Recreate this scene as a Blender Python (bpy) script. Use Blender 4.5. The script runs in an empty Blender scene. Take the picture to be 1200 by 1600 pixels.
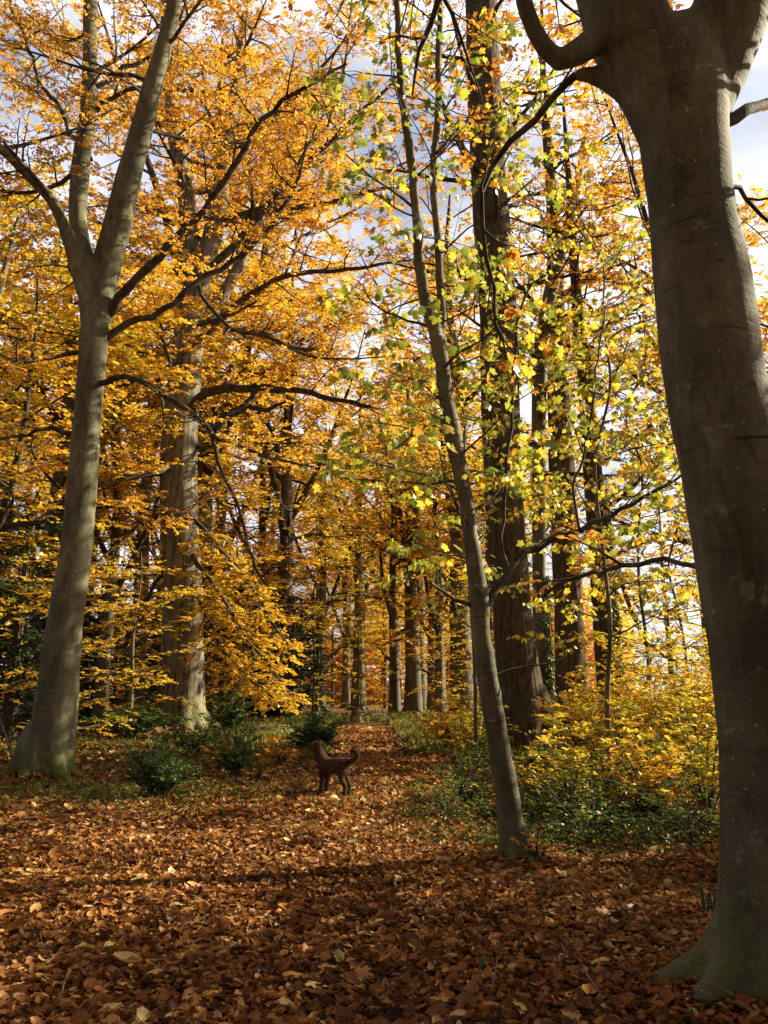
import bpy, math, random
import numpy as np
from mathutils import Vector, Matrix, Euler
C = bpy.context.scene.collection
SC = bpy.context.scene

# ---------------------------------------------------------------- camera
CAMZ = 1.6; FPX = 1246.0; TILT = math.atan(275 / FPX)
cam_d = bpy.data.cameras.new('camera'); cam = bpy.data.objects.new('camera', cam_d); C.objects.link(cam)
cam.location = (0, 0, CAMZ); cam.rotation_euler = (math.pi / 2 + TILT, 0, 0)
cam_d.sensor_fit = 'VERTICAL'; cam_d.sensor_height = 36; cam_d.lens = FPX / 1600 * 36
cam_d.clip_start = 0.05; cam_d.clip_end = 3000
SC.camera = cam
# ---------------------------------------------------------------- world and sun
SUN_AZ = math.radians(68); SUN_EL = math.radians(30)      # azimuth measured from the view direction to the right
w = bpy.data.worlds.new('World'); SC.world = w; w.use_nodes = True
nt = w.node_tree; nt.nodes.clear()
wo = nt.nodes.new('ShaderNodeOutputWorld'); bg = nt.nodes.new('ShaderNodeBackground')
sky = nt.nodes.new('ShaderNodeTexSky'); sky.sky_type = 'NISHITA'; sky.sun_disc = False
sky.sun_elevation = SUN_EL; sky.sun_rotation = SUN_AZ; sky.air_density = 0.8; sky.dust_density = 2.5; sky.ozone_density = 0.6
tc = nt.nodes.new('ShaderNodeTexCoord'); mp = nt.nodes.new('ShaderNodeMapping'); mp.inputs['Scale'].default_value = (1.2, 1.2, 2.6)
cn = nt.nodes.new('ShaderNodeTexNoise'); cn.inputs['Scale'].default_value = 2.2; cn.inputs['Detail'].default_value = 7; cn.inputs['Roughness'].default_value = 0.55
cr = nt.nodes.new('ShaderNodeValToRGB'); cr.color_ramp.elements[0].position = 0.33; cr.color_ramp.elements[1].position = 0.56
mx = nt.nodes.new('ShaderNodeMix'); mx.data_type = 'RGBA'; mx.inputs['B'].default_value = (8.3, 8.6, 9.8, 1)
L = nt.links.new
L(tc.outputs['Generated'], mp.inputs['Vector']); L(mp.outputs[0], cn.inputs['Vector']); L(cn.outputs['Fac'], cr.inputs['Fac'])
sx = nt.nodes.new('ShaderNodeSeparateXYZ'); L(tc.outputs['Generated'], sx.inputs[0])      # cloud bank fills the northern sky only
mr = nt.nodes.new('ShaderNodeMapRange'); mr.inputs['From Min'].default_value = 0.1; mr.inputs['From Max'].default_value = 0.6; L(sx.outputs['Y'], mr.inputs['Value'])
mu = nt.nodes.new('ShaderNodeMath'); mu.operation = 'MULTIPLY'; L(cr.outputs['Color'], mu.inputs[0]); L(mr.outputs[0], mu.inputs[1])
L(mu.outputs[0], mx.inputs['Factor']); L(sky.outputs[0], mx.inputs['A']); L(mx.outputs['Result'], bg.inputs['Color'])
bg.inputs['Strength'].default_value = 0.05; L(bg.outputs[0], wo.inputs['Surface'])
sd = bpy.data.lights.new('sun', 'SUN'); sd.energy = 5.0; sd.angle = math.radians(0.55); sd.color = (1.0, 0.86, 0.62)
so = bpy.data.objects.new('sun', sd); C.objects.link(so)
tosun = Vector((math.sin(SUN_AZ) * math.cos(SUN_EL), math.cos(SUN_AZ) * math.cos(SUN_EL), math.sin(SUN_EL)))
so.rotation_euler = tosun.to_track_quat('Z', 'Y').to_euler(); so.location = tosun * 60
SC.view_settings.view_transform = 'Standard'; SC.view_settings.look = 'None'; SC.view_settings.gamma = 1
SC.view_settings.exposure = 1.5
try:
    SC.cycles.max_bounces = 7; SC.cycles.diffuse_bounces = 4; SC.cycles.transmission_bounces = 5; SC.cycles.glossy_bounces = 2
    SC.cycles.sample_clamp_indirect = 6
except Exception: pass

# ---------------------------------------------------------------- placing helpers
ct, st_ = math.cos(TILT), math.sin(TILT)
def ray(px, py):
    u = (px - 600) / FPX; v = (800 - py) / FPX
    return Vector((u, ct - v * st_, st_ + v * ct))
def at(px, py, Y):                       # world point seen at that pixel at ground distance Y, and its depth
    d = ray(px, py); t = Y / d.y
    return Vector((d.x * t, Y, CAMZ + d.z * t)), t
def gy(py, z=0.0):                       # ground distance of a pixel row
    d = ray(600, py); return d.y * (z - CAMZ) / d.z
def xat(px, Y): return at(px, 1075, Y)[0].x
def hgt(x, y):
    return 0.045 * np.sin(0.55 * x + 0.7) * np.sin(0.4 * y + 1.1) + 0.022 * np.sin(1.7 * x + 0.9 * y) + 0.014 * np.sin(3.1 * y - 1.9 * x + 2)
rnd = random.Random(7); U = rnd.uniform; G = rnd.gauss
NR = np.random.default_rng(11)

def tag(o, label=None, cat=None, group=None, kind=None):
    if label: o['label'] = label
    if cat: o['category'] = cat
    if group: o['group'] = group
    if kind: o['kind'] = kind
    return o
def empty(name, loc, label, cat, group=None):
    o = bpy.data.objects.new(name, None); C.objects.link(o); o.location = loc; o.empty_display_size = 0.3
    return tag(o, label, cat, group)
def link(name, me, mat, parent=None):
    o = bpy.data.objects.new(name, me); C.objects.link(o)
    if mat: me.materials.append(mat)
    if parent: o.parent = parent
    return o
def np_mesh(name, V, F, smooth=False, attr=None):
    """V (n,3); F list of (m,k) int arrays; attr per face float"""
    me = bpy.data.meshes.new(name)
    me.vertices.add(len(V)); me.vertices.foreach_set('co', np.asarray(V, np.float32).ravel())
    F = [f for f in F if len(f)]
    loops = np.concatenate([f.ravel() for f in F]).astype(np.int32)
    tot = np.concatenate([np.full(len(f), f.shape[1]) for f in F]).astype(np.int32)
    start = np.concatenate([[0], np.cumsum(tot)[:-1]]).astype(np.int32)
    me.loops.add(len(loops)); me.loops.foreach_set('vertex_index', loops)
    me.polygons.add(len(tot)); me.polygons.foreach_set('loop_start', start); me.polygons.foreach_set('loop_total', tot)
    if smooth: me.polygons.foreach_set('use_smooth', np.ones(len(tot), bool))
    me.update(calc_edges=True)
    if attr is not None:
        a = me.attributes.new('tone', 'FLOAT', 'FACE'); a.data.foreach_set('value', np.asarray(attr, np.float32))
    return me

# ---------------------------------------------------------------- materials
class NB:
    def __init__(s, name):
        s.m = bpy.data.materials.new(name); s.m.use_nodes = True; s.t = s.m.node_tree; s.t.nodes.clear()
        s.out = s.n('ShaderNodeOutputMaterial')
    def n(s, k, **kw):
        x = s.t.nodes.new(k)
        for a, b in kw.items(): setattr(x, a, b)
        return x
    def l(s, a, b): s.t.links.new(a, b)
    def coords(s, scale=(1, 1, 1), which='Object'):
        t = s.n('ShaderNodeTexCoord'); m = s.n('ShaderNodeMapping'); m.inputs['Scale'].default_value = scale
        s.l(t.outputs[which], m.inputs['Vector']); return m.outputs[0]
    def noise(s, vec, sc, det=3, rough=0.5, dist=0.0):
        x = s.n('ShaderNodeTexNoise'); x.inputs['Scale'].default_value = sc; x.inputs['Detail'].default_value = det
        x.inputs['Roughness'].default_value = rough; x.inputs['Distortion'].default_value = dist; s.l(vec, x.inputs['Vector']); return x.outputs['Fac']
    def vor(s, vec, sc, feat='F1', out='Distance'):
        x = s.n('ShaderNodeTexVoronoi', feature=feat); x.inputs['Scale'].default_value = sc; s.l(vec, x.inputs['Vector']); return x.outputs[out]
    def ramp(s, f, stops):
        x = s.n('ShaderNodeValToRGB'); e = x.color_ramp.elements
        while len(e) < len(stops): e.new(0.5)
        for i, (p, c) in enumerate(stops):
            e[i].position = p; e[i].color = (c, c, c, 1) if not hasattr(c, '__len__') else (*c, 1)
        s.l(f, x.inputs['Fac']); return x.outputs['Color']
    def mix(s, f, a, b, mode='MIX'):
        x = s.n('ShaderNodeMix', data_type='RGBA', blend_type=mode)
        for v, k in ((f, 'Factor'), (a, 'A'), (b, 'B')):
            if hasattr(v, 'links') or hasattr(v, 'is_linked'): s.l(v, x.inputs[k])
            elif k == 'Factor': x.inputs[k].default_value = v
            else: x.inputs[k].default_value = (*v, 1)
        return x.outputs['Result']
    def math(s, op, a, b=0.0, clamp=False):
        x = s.n('ShaderNodeMath', operation=op, use_clamp=clamp)
        for i, v in enumerate((a, b)):
            if hasattr(v, 'is_linked'): s.l(v, x.inputs[i])
            else: x.inputs[i].default_value = v
        return x.outputs[0]
    def bsdf(s, col, rough=0.8, bump=None, strength=0.5, dist=0.02, spec=0.3):
        b = s.n('ShaderNodeBsdfPrincipled'); b.inputs['Specular IOR Level'].default_value = spec
        if hasattr(col, 'is_linked'): s.l(col, b.inputs['Base Color'])
        else: b.inputs['Base Color'].default_value = (*col, 1)
        if hasattr(rough, 'is_linked'): s.l(rough, b.inputs['Roughness'])
        else: b.inputs['Roughness'].default_value = rough
        if bump is not None:
            u = s.n('ShaderNodeBump'); u.inputs['Strength'].default_value = strength; u.inputs['Distance'].default_value = dist
            s.l(bump, u.inputs['Height']); s.l(u.outputs[0], b.inputs['Normal'])
        s.l(b.outputs[0], s.out.inputs['Surface']); return s.m

def smooth_bark(name, dark, light, algae, moss_h=0.35, moss=0.8, lichen=0.5):
    b = NB(name); v = b.coords(); vs = b.coords((1, 1, 0.35)); vh = b.coords((1.2, 1.2, 16))
    big = b.noise(vs, 1.7, 5, 0.6, 0.6); col = b.mix(b.ramp(big, [(0.32, 0), (0.68, 1)]), dark, light)
    al = b.noise(vs, 3.3, 6, 0.65, 0.4); col = b.mix(b.ramp(al, [(0.45, 0), (0.7, 0.85)]), col, algae)
    hz = b.noise(vh, 1.6, 4, 0.6, 0.3); hl = b.ramp(hz, [(0.28, 0.45), (0.38, 1.0), (0.60, 1.0), (0.7, 1.25)]); sc_ = b.noise(b.coords((2.2, 2.2, 9)), 2.4, 2, 0.5, 0.6); hl = b.mix(1.0, hl, b.ramp(sc_, [(0.245, 0.35), (0.275, 1.0)]), 'MULTIPLY')
    col = b.mix(1.0, col, hl, 'MULTIPLY'); blot = b.noise(vs, 5.5, 6, 0.7, 0.8); col = b.mix(1.0, col, b.ramp(blot, [(0.3, 0.5), (0.48, 0.95), (0.62, 1.15), (0.75, 1.4)]), 'MULTIPLY')
    sm = b.noise(v, 38, 3, 0.7); col = b.mix(1.0, col, b.ramp(sm, [(0.3, 0.78), (0.7, 1.2)]), 'MULTIPLY')
    lic = b.noise(v, 21, 2, 0.5, 0.8); col = b.mix(b.ramp(lic, [(0.70, 0), (0.74, lichen)]), col, (0.42, 0.42, 0.35))
    lic2 = b.noise(v, 4.5, 6, 0.75, 0.3); col = b.mix(b.ramp(lic2, [(0.60, 0), (0.66, lichen * 0.5)]), col, (0.36, 0.36, 0.28))
    dots = b.vor(v, 23); col = b.mix(b.math('MULTIPLY', b.ramp(dots, [(0.07, 1), (0.12, 0)]), b.ramp(b.noise(v, 4, 2), [(0.5, 0), (0.66, 0.5)])), col, (0.33, 0.33, 0.26))
    sp = b.n('ShaderNodeSeparateXYZ'); b.l(b.coords(), sp.inputs[0])
    mh = b.math('SUBTRACT', b.math('ADD', moss_h * 1.6, b.math('MULTIPLY', b.noise(v, 3.5, 5, 0.7), moss_h * 1.6)), b.math('MULTIPLY', sp.outputs['Z'], 1.6))
    mf = b.math('MULTIPLY', b.ramp(mh, [(0.0, 0), (0.45, 1)]), b.ramp(b.noise(v, 9, 4, 0.6), [(0.38, 0), (0.58, moss)]))
    col = b.mix(mf, col, b.mix(b.noise(v, 60, 2), (0.045, 0.065, 0.010), (0.17, 0.20, 0.03)))
    h = b.math('ADD', b.math('MULTIPLY', hz, 0.35), b.math('ADD', b.math('MULTIPLY', sm, 0.18), b.math('MULTIPLY', al, 0.5)))
    h = b.math('ADD', h, b.math('MULTIPLY', b.math('MULTIPLY', mf, b.noise(v, 90, 3)), 1.2))
    return b.bsdf(col, 0.82, h, 0.75, 0.03, 0.25)
def rough_bark(name, dark, light, algae, zs=0.16, sc=13):
    b = NB(name); v = b.coords((1, 1, zs)); vo = b.coords()
    fur = b.noise(v, sc, 5, 0.62, 1.2); vv = b.vor(v, sc * 0.9); 
    col = b.mix(b.ramp(fur, [(0.38, 0), (0.66, 1)]), dark, light)
    col = b.mix(b.ramp(b.noise(vo, 1.6, 5, 0.6), [(0.45, 0), (0.72, 0.75)]), col, algae)
    col = b.mix(1.0, col, b.ramp(b.noise(vo, 30, 3, 0.6), [(0.3, 0.7), (0.7, 1.25)]), 'MULTIPLY')
    h = b.math('ADD', fur, b.math('MULTIPLY', vv, 0.7))
    return b.bsdf(col, 0.92, h, 1.0, 0.06, 0.15)
M = {}
M['beech'] = smooth_bark('beech_bark', (0.06, 0.055, 0.03), (0.235, 0.22, 0.135), (0.065, 0.072, 0.024), 0.45, 1.0)
M['beech_big'] = smooth_bark('old_beech_bark', (0.05, 0.046, 0.026), (0.15, 0.14, 0.085), (0.05, 0.053, 0.022), 0.5, 0.55, 0.5)
M['beech_pale'] = smooth_bark('pale_beech_bark', (0.26, 0.25, 0.22), (0.50, 0.48, 0.43), (0.20, 0.20, 0.14), 0.1, 0.4, 0.3)
M['beech_bg'] = smooth_bark('background_beech_bark', (0.075, 0.065, 0.045), (0.18, 0.16, 0.115), (0.07, 0.075, 0.032), 0.3, 0.5, 0.3)
M['maple_bark'] = smooth_bark('young_maple_bark', (0.055, 0.046, 0.026), (0.19, 0.17, 0.11), (0.055, 0.057, 0.02), 0.22, 0.9, 0.9)
def cracked_bark():
    m = smooth_bark('cracked_beech_bark', (0.10, 0.088, 0.062), (0.30, 0.27, 0.20), (0.10, 0.10, 0.045), 0.9, 0.9, 0.3); t = m.node_tree
    b = NB.__new__(NB); b.m = m; b.t = t; p = [n for n in t.nodes if n.type == 'BSDF_PRINCIPLED'][0]; src = p.inputs['Base Color'].links[0].from_socket
    v = b.coords((1, 1, 0.07)); c = b.noise(v, 2.6, 6, 0.6, 0.6); k = b.ramp(b.math('ABSOLUTE', b.math('SUBTRACT', c, 0.5)), [(0.0, 0.18), (0.018, 0.55), (0.035, 1.0)])
    b.l(b.mix(1.0, src, k, 'MULTIPLY'), p.inputs['Base Color']); return m
M['beech_crack'] = cracked_bark()
M['oak'] = rough_bark('furrowed_bark', (0.045, 0.031, 0.019), (0.17, 0.125, 0.08), (0.07, 0.075, 0.03))
def twig_mat(name, c1, c2):
    b = NB(name); v = b.coords(); f = b.noise(v, 7, 3, 0.6)
    return b.bsdf(b.mix(b.ramp(f, [(0.35, 0), (0.65, 1)]), c1, c2), 0.85, b.noise(v, 40, 2), 0.4, 0.01, 0.2)
M['twig'] = twig_mat('beech_twig_bark', (0.03, 0.024, 0.016), (0.10, 0.085, 0.057))
M['twig_dark'] = twig_mat('dark_twig_bark', (0.03, 0.024, 0.016), (0.075, 0.062, 0.042))
M['deadwood'] = twig_mat('dead_wood', (0.06, 0.042, 0.028), (0.20, 0.16, 0.115))
def leaf_mat(name, stops, trans=0.55, gloss=0.03, vary=0.14, tint=(1.0, 1.0, 1.0)):
    b = NB(name); a = b.n('ShaderNodeAttribute', attribute_name='tone'); oi = b.n('ShaderNodeObjectInfo')
    f = b.math('ADD', a.outputs['Fac'], b.math('MULTIPLY', b.math('SUBTRACT', oi.outputs['Random'], 0.5), vary), True)
    col = b.ramp(f, stops)
    g = b.noise(b.coords(), 60, 2, 0.6); col = b.mix(1.0, col, b.ramp(g, [(0.3, 0.75), (0.65, 1.12)]), 'MULTIPLY')
    d = b.n('ShaderNodeBsdfDiffuse'); t = b.n('ShaderNodeBsdfTranslucent'); ms = b.n('ShaderNodeMixShader'); ms.inputs[0].default_value = trans
    b.l(col, d.inputs['Color'])
    tcl = b.mix(1.0, col, tint, 'MULTIPLY'); b.l(tcl, t.inputs['Color'])
    b.l(d.outputs[0], ms.inputs[1]); b.l(t.outputs[0], ms.inputs[2])
    gl = b.n('ShaderNodeBsdfGlossy'); gl.inputs['Roughness'].default_value = 0.38; gl.inputs['Color'].default_value = (1, 1, 1, 1)
    m2 = b.n('ShaderNodeMixShader'); m2.inputs[0].default_value = gloss
    b.l(ms.outputs[0], m2.inputs[1]); b.l(gl.outputs[0], m2.inputs[2]); b.l(m2.outputs[0], b.out.inputs['Surface']); return b.m
BEECH = [(0.0, (0.22, 0.065, 0.014)), (0.18, (0.50, 0.19, 0.03)), (0.38, (0.75, 0.35, 0.045)), (0.58, (0.82, 0.46, 0.035)),
         (0.76, (0.78, 0.56, 0.045)), (0.9, (0.46, 0.43, 0.03)), (1.0, (0.2, 0.24, 0.025))]
M['leaf_beech'] = leaf_mat('beech_autumn_leaves', BEECH)
M['leaf_maple'] = leaf_mat('maple_leaves', [(0.0, (0.06, 0.10, 0.014)), (0.3, (0.20, 0.25, 0.025)), (0.55, (0.42, 0.42, 0.045)), (0.75, (0.68, 0.52, 0.05)), (0.9, (0.74, 0.46, 0.03)), (1.0, (0.5, 0.2, 0.02))], 0.55, 0.05, 0.1)
M['leaf_green'] = leaf_mat('evergreen_leaves', [(0.0, (0.012, 0.025, 0.008)), (0.4, (0.028, 0.06, 0.014)), (0.75, (0.08, 0.15, 0.03)), (1.0, (0.14, 0.18, 0.035))], 0.4, 0.025, 0.1)
M['leaf_glossy'] = leaf_mat('bramble_leaves', [(0.0, (0.016, 0.035, 0.012)), (0.5, (0.06, 0.11, 0.02)), (0.8, (0.20, 0.24, 0.03)), (0.93, (0.45, 0.33, 0.04)), (1.0, (0.5, 0.2, 0.03))], 0.42, 0.025, 0.1)
M['grass'] = leaf_mat('woodland_grass', [(0.0, (0.05, 0.08, 0.015)), (0.5, (0.14, 0.17, 0.03)), (1.0, (0.38, 0.30, 0.08))], 0.4, 0.01, 0)
LITTER = [(0.0, (0.045, 0.022, 0.010)), (0.2, (0.12, 0.052, 0.018)), (0.45, (0.285, 0.118, 0.033)), (0.68, (0.43, 0.20, 0.055)), (0.84, (0.56, 0.33, 0.12)), (0.95, (0.64, 0.49, 0.24)), (1.0, (0.55, 0.48, 0.14))]
M['litter'] = leaf_mat('fallen_leaves', LITTER, 0.3, 0.01, 0)
def litter_ground(name, warm=0.0, path=False):
    b = NB(name); v = b.coords(which='Object'); 
    w_ = b.n('ShaderNodeTexNoise'); w_.inputs['Scale'].default_value = 6; b.l(v, w_.inputs['Vector'])
    vm = b.n('ShaderNodeVectorMath', operation='MULTIPLY_ADD'); b.l(w_.outputs['Color'], vm.inputs[0]); vm.inputs[1].default_value = (0.12, 0.12, 0.12); b.l(v, vm.inputs[2])
    a1 = b.n('ShaderNodeTexVoronoi'); a1.inputs['Scale'].default_value = 15; b.l(vm.outputs[0], a1.inputs['Vector'])
    s = b.n('ShaderNodeSeparateColor'); b.l(a1.outputs['Color'], s.inputs[0])
    f = b.math('ADD', b.math('MULTIPLY', s.outputs[0], 0.75), b.math('ADD', b.math('MULTIPLY', b.noise(v, 0.9, 4, 0.6), 0.35), -0.12 + warm), True)
    col = b.ramp(f, LITTER)
    col = b.mix(1.0, col, b.ramp(b.noise(v, 45, 3, 0.6), [(0.25, 0.55), (0.7, 1.25)]), 'MULTIPLY')
    ed = b.ramp(a1.outputs['Distance'], [(0.25, 1.0), (0.75, 0.45)]); col = b.mix(1.0, col, ed, 'MULTIPLY')
    if not path:
        gm = b.noise(v, 0.28, 5, 0.65); col = b.mix(b.ramp(gm, [(0.5, 0), (0.62, 0.55)]), col, b.mix(b.noise(v, 14, 3), (0.03, 0.035, 0.012), (0.10, 0.13, 0.03)))
    h = b.math('ADD', b.math('MULTIPLY', s.outputs[1], 0.6), b.math('ADD', b.noise(v, 30, 3), b.math('MULTIPLY', a1.outputs['Distance'], -0.6)))
    return b.bsdf(col, 0.85, h, 1.0, 0.05, 0.2)
M['ground'] = litter_ground('woodland_floor'); M['path'] = litter_ground('leafy_path', 0.1, True)
b = NB('meadow_grass'); v = b.coords(); M['field'] = b.bsdf(b.mix(b.noise(v, 0.3, 6, 0.7), (0.16, 0.22, 0.04), (0.30, 0.34, 0.08)), 0.9, b.noise(v, 20, 4), 0.6, 0.05)

# ---------------------------------------------------------------- leaf shapes  (u along, v across, w up)
def T_beech(): return np.array([[0, 0, 0], [.3, .27, .05], [.72, .22, .04], [1, 0, -.03], [.72, -.22, .04], [.3, -.27, .05]], float), [np.array([[0, 3, 2, 1], [0, 5, 4, 3]])]
def T_far(): return np.array([[0, 0, 0], [.45, .36, .06], [1, 0, 0], [.45, -.36, .06]], float), [np.array([[0, 3, 2, 1]])]
def T_needle(): return np.array([[0, 0, 0], [.5, .09, .0], [1, 0, 0], [.5, -.09, .0]], float), [np.array([[0, 3, 2, 1]])]
def T_oval(): return np.array([[0, 0, 0], [.3, .2, .04], [.7, .2, .03], [1, 0, -.05], [.7, -.2, .03], [.3, -.2, .04]], float), [np.array([[0, 3, 2, 1], [0, 5, 4, 3]])]
def T_maple():
    o = [(0, 0), (-.06, .2), (.08, .48), (.24, .30), (.42, .60), (.52, .46), (.66, .50), (.58, .22), (.78, .2), (1, 0)]
    up = [(u, v, -0.18 * abs(v) + (-0.12 * u * u)) for u, v in o]; dn = [(u, -v, -0.18 * abs(v) + (-0.12 * u * u)) for u, v in o[1:-1]][::-1]
    V = np.array([(.3, 0, .05)] + up + dn, float); n = len(V) - 1
    return V, [np.array([[0, 1 + (i + 1) % n, 1 + i] for i in range(n)])]
def T_litter(curl, fold, tw):
    us = [0, .22, .55, .85, 1]; ws = [0, .27, .33, .16, 0]; V = []
    for i, (u, wd) in enumerate(zip(us, ws)):
        z = curl * 4 * (u - .5) ** 2 * .25
        if wd == 0: V.append((u, 0, z))
        else:
            for sgn in (-1, 0, 1): V.append((u, sgn * wd, z + fold * wd * abs(sgn) + tw * sgn * (u - .5)))
    F4 = []; F3 = []
    idx = lambda i, k: 1 + (i - 1) * 3 + k
    F3 += [[0, idx(1, 1), idx(1, 0)], [0, idx(1, 2), idx(1, 1)]]
    for i in (1, 2):
        for k in (0, 1): F4.append([idx(i, k), idx(i, k + 1), idx(i + 1, k + 1), idx(i + 1, k)])
    F3 += [[idx(3, 0), idx(3, 1), 10], [idx(3, 1), idx(3, 2), 10]]
    return np.array(V, float), [np.array(F4), np.array(F3)]

def leaf_mesh(name, P, D, N, S, tone, tmpl):
    V0, F0 = tmpl
    D = D / (np.linalg.norm(D, axis=1, keepdims=True) + 1e-9); A = np.cross(N, D); A /= (np.linalg.norm(A, axis=1, keepdims=True) + 1e-9); W = np.cross(D, A)
    k = len(V0); n = len(P)
    V = P[:, None, :] + S[:, None, None] * (V0[None, :, 0:1] * D[:, None] + V0[None, :, 1:2] * A[:, None] + V0[None, :, 2:3] * W[:, None])
    off = (np.arange(n) * k)[:, None, None]
    F = []; at_ = []
    for f in F0:
        F.append((f[None] + off).reshape(-1, f.shape[1])); at_.append(np.repeat(tone, len(f)))
    return np_mesh(name, V.reshape(-1, 3), F, False, np.concatenate(at_))
def merge_leaf(parts):     # join several (V,F,attr) sets
    pass

# ---------------------------------------------------------------- tubes
def spline(pts, rad, step):
    """Catmull-Rom resample of Vector pts, radii"""
    P = [Vector(p) for p in pts]; out = []; ro = []
    P = [P[0] * 2 - P[1]] + P + [P[-1] * 2 - P[-2]]; R = [rad[0]] + list(rad) + [rad[-1]]
    for i in range(1, len(P) - 2):
        L_ = (P[i + 1] - P[i]).length; n = max(1, int(L_ / step))
        for k in range(n):
            t = k / n; t2 = t * t; t3 = t2 * t
            out.append(0.5 * ((2 * P[i]) + (P[i + 1] - P[i - 1]) * t + (2 * P[i - 1] - 5 * P[i] + 4 * P[i + 1] - P[i + 2]) * t2 + (3 * P[i] - P[i - 1] - 3 * P[i + 1] + P[i + 2]) * t3))
            ro.append(R[i] * (1 - t) + R[i + 1] * t)
    out.append(P[-2]); ro.append(R[-2]); return out, ro
def tube_arrays(P, R, s, cap=False):
    """P (M,n,3) R (M,n) -> V,F"""
    Mn, n, _ = P.shape
    T = np.gradient(P, axis=1); T /= (np.linalg.norm(T, axis=2, keepdims=True) + 1e-9)
    ax = np.argmin(np.abs(T).mean(axis=1), axis=1); ref = np.eye(3)[ax][:, None, :]
    A = np.cross(np.broadcast_to(ref, T.shape), T); A /= (np.linalg.norm(A, axis=2, keepdims=True) + 1e-9); B = np.cross(T, A)
    th = np.arange(s) * 2 * math.pi / s
    V = P[:, :, None, :] + R[:, :, None, None] * (np.cos(th)[None, None, :, None] * A[:, :, None, :] + np.sin(th)[None, None, :, None] * B[:, :, None, :])
    base = (np.arange(Mn) * n * s)[:, None, None] + (np.arange(n - 1) * s)[None, :, None]
    j = np.arange(s); j2 = (j + 1) % s
    F = np.stack([base + j, base + j2, base + s + j2, base + s + j], axis=3).reshape(-1, 4)
    F2 = []
    if cap:
        b0 = (np.arange(Mn) * n * s)[:, None]
        F2 = [b0 + j[::-1][None], b0 + (n - 1) * s + j[None]]
    return V.reshape(-1, 3), F, F2
def kink(a, r, f=.9):
    j = Vector((0, 0, 0)); out = [a[0]]
    for i in range(1, len(a)):
        j = j * .6 + rv(min(r[i], .05) * f * .8 + .004 * min(1, f * 2)); out.append(a[i] + j)
    return out
class Tree:
    def __init__(s, base): s.base = Vector(base); s.main = []; s.tubes = {}; s.lv = []
    def tube(s, pts, rad, sides):
        s.tubes.setdefault((len(pts), sides), []).append((pts, rad))
    def leaf(s, p, d, n, size, tone): s.lv.append((p.x, p.y, p.z, d.x, d.y, d.z, n.x, n.y, n.z, size, tone))
    def build_tubes(s, name, mat, parent):
        Vs = []; Fs = []; off = 0
        for (n, k), lst in s.tubes.items():
            P = np.array([[tuple(q) for q in a[0]] for a in lst]) - np.array(s.base); R = np.array([a[1] for a in lst])
            V, F, _ = tube_arrays(P, R, k); Vs.append(V); Fs.append(F + off); off += len(V)
        if not Vs: return None
        return link(name, np_mesh(name, np.concatenate(Vs), [np.concatenate(Fs)], True), mat, parent)
    def build_leaves(s, name, mat, parent, tmpl, sel=None):
        a = np.array(s.lv); 
        if sel is not None: a = a[sel(a)]
        P = a[:, 0:3] - np.array(s.base)
        return link(name, leaf_mesh(name, P, a[:, 3:6], a[:, 6:9], a[:, 9], np.clip(a[:, 10], 0, 1), tmpl), mat, parent)
    def build_trunk(s, name, mat, parent, voxel, smooth=6, lump=0.0):
        Vs = []; Fs = []; caps = {}; off = 0
        for pts, rad, sides in s.main:
            P = np.array([[tuple(q) for q in pts]]) - np.array(s.base); R = np.array([rad])
            if lump:
                zz = np.arange(R.shape[1]); R = R * (1 + lump * np.sin(zz * 0.9 + len(pts)) * np.sin(zz * 0.37 + 1))
            V, F, F2 = tube_arrays(P, R, sides, True); Vs.append(V); Fs.append(F + off)
            for f in F2: caps.setdefault(sides, []).append(f + off)
            off += len(V)
        me = np_mesh(name, np.concatenate(Vs), [np.concatenate(Fs)] + [np.concatenate(c) for c in caps.values()], True)
        if voxel:
            tmp = bpy.data.objects.new('tmp', me); C.objects.link(tmp)
            m = tmp.modifiers.new('r', 'REMESH'); m.mode = 'VOXEL'; m.voxel_size = voxel; m.use_smooth_shade = True
            m = tmp.modifiers.new('s', 'SMOOTH'); m.iterations = smooth; m.factor = 0.5
            dg = bpy.context.evaluated_depsgraph_get(); ev = tmp.evaluated_get(dg)
            me2 = bpy.data.meshes.new_from_object(ev); bpy.data.objects.remove(tmp); bpy.data.meshes.remove(me); me = me2; me.name = name
            me.materials.clear(); me.polygons.foreach_set('use_smooth', np.ones(len(me.polygons), bool))
        return link(name, me, mat, parent)

def rv(s=1.0): return Vector((G(0, s), G(0, s), G(0, s)))
Z = Vector((0, 0, 1))
def wander(p, d, Lh, n, wob, trop):
    pts = [p.copy()]; d = d.normalized(); st = Lh / n
    for i in range(n):
        d = (d + rv(wob) + Z * trop).normalized(); pts.append(pts[-1] + d * st)
    return pts
def put_leaves(T, pts, P):
    n = P['nl']; tn = P['tone'] + G(0, P['tsp'] * 0.5); k = len(pts) - 1
    for i in range(n):
        t = (i + U(0.2, 1)) / n * k; a = min(int(t), k - 1); p = pts[a].lerp(pts[a + 1], t - a); d = (pts[a + 1] - pts[a]).normalized()
        sd = 1 if i % 2 else -1
        h = d.cross(Z); h = h.normalized() if h.length > 0.1 else Vector((1, 0, 0))
        ld = d * U(.25, .9) + h * sd * U(.4, 1.0) + Z * (U(-.35, .1) + P.get('hang', 0)); nn = Z + rv(P.get('flat', 0.38))
        if P.get('pet'): p = p + ld.normalized() * P['pet']
        T.leaf(p + rv(P.get('jit', 0.0)), ld, nn, P['ls'] * U(.55, 1.3), tn + G(0, P['tsp']))
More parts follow.
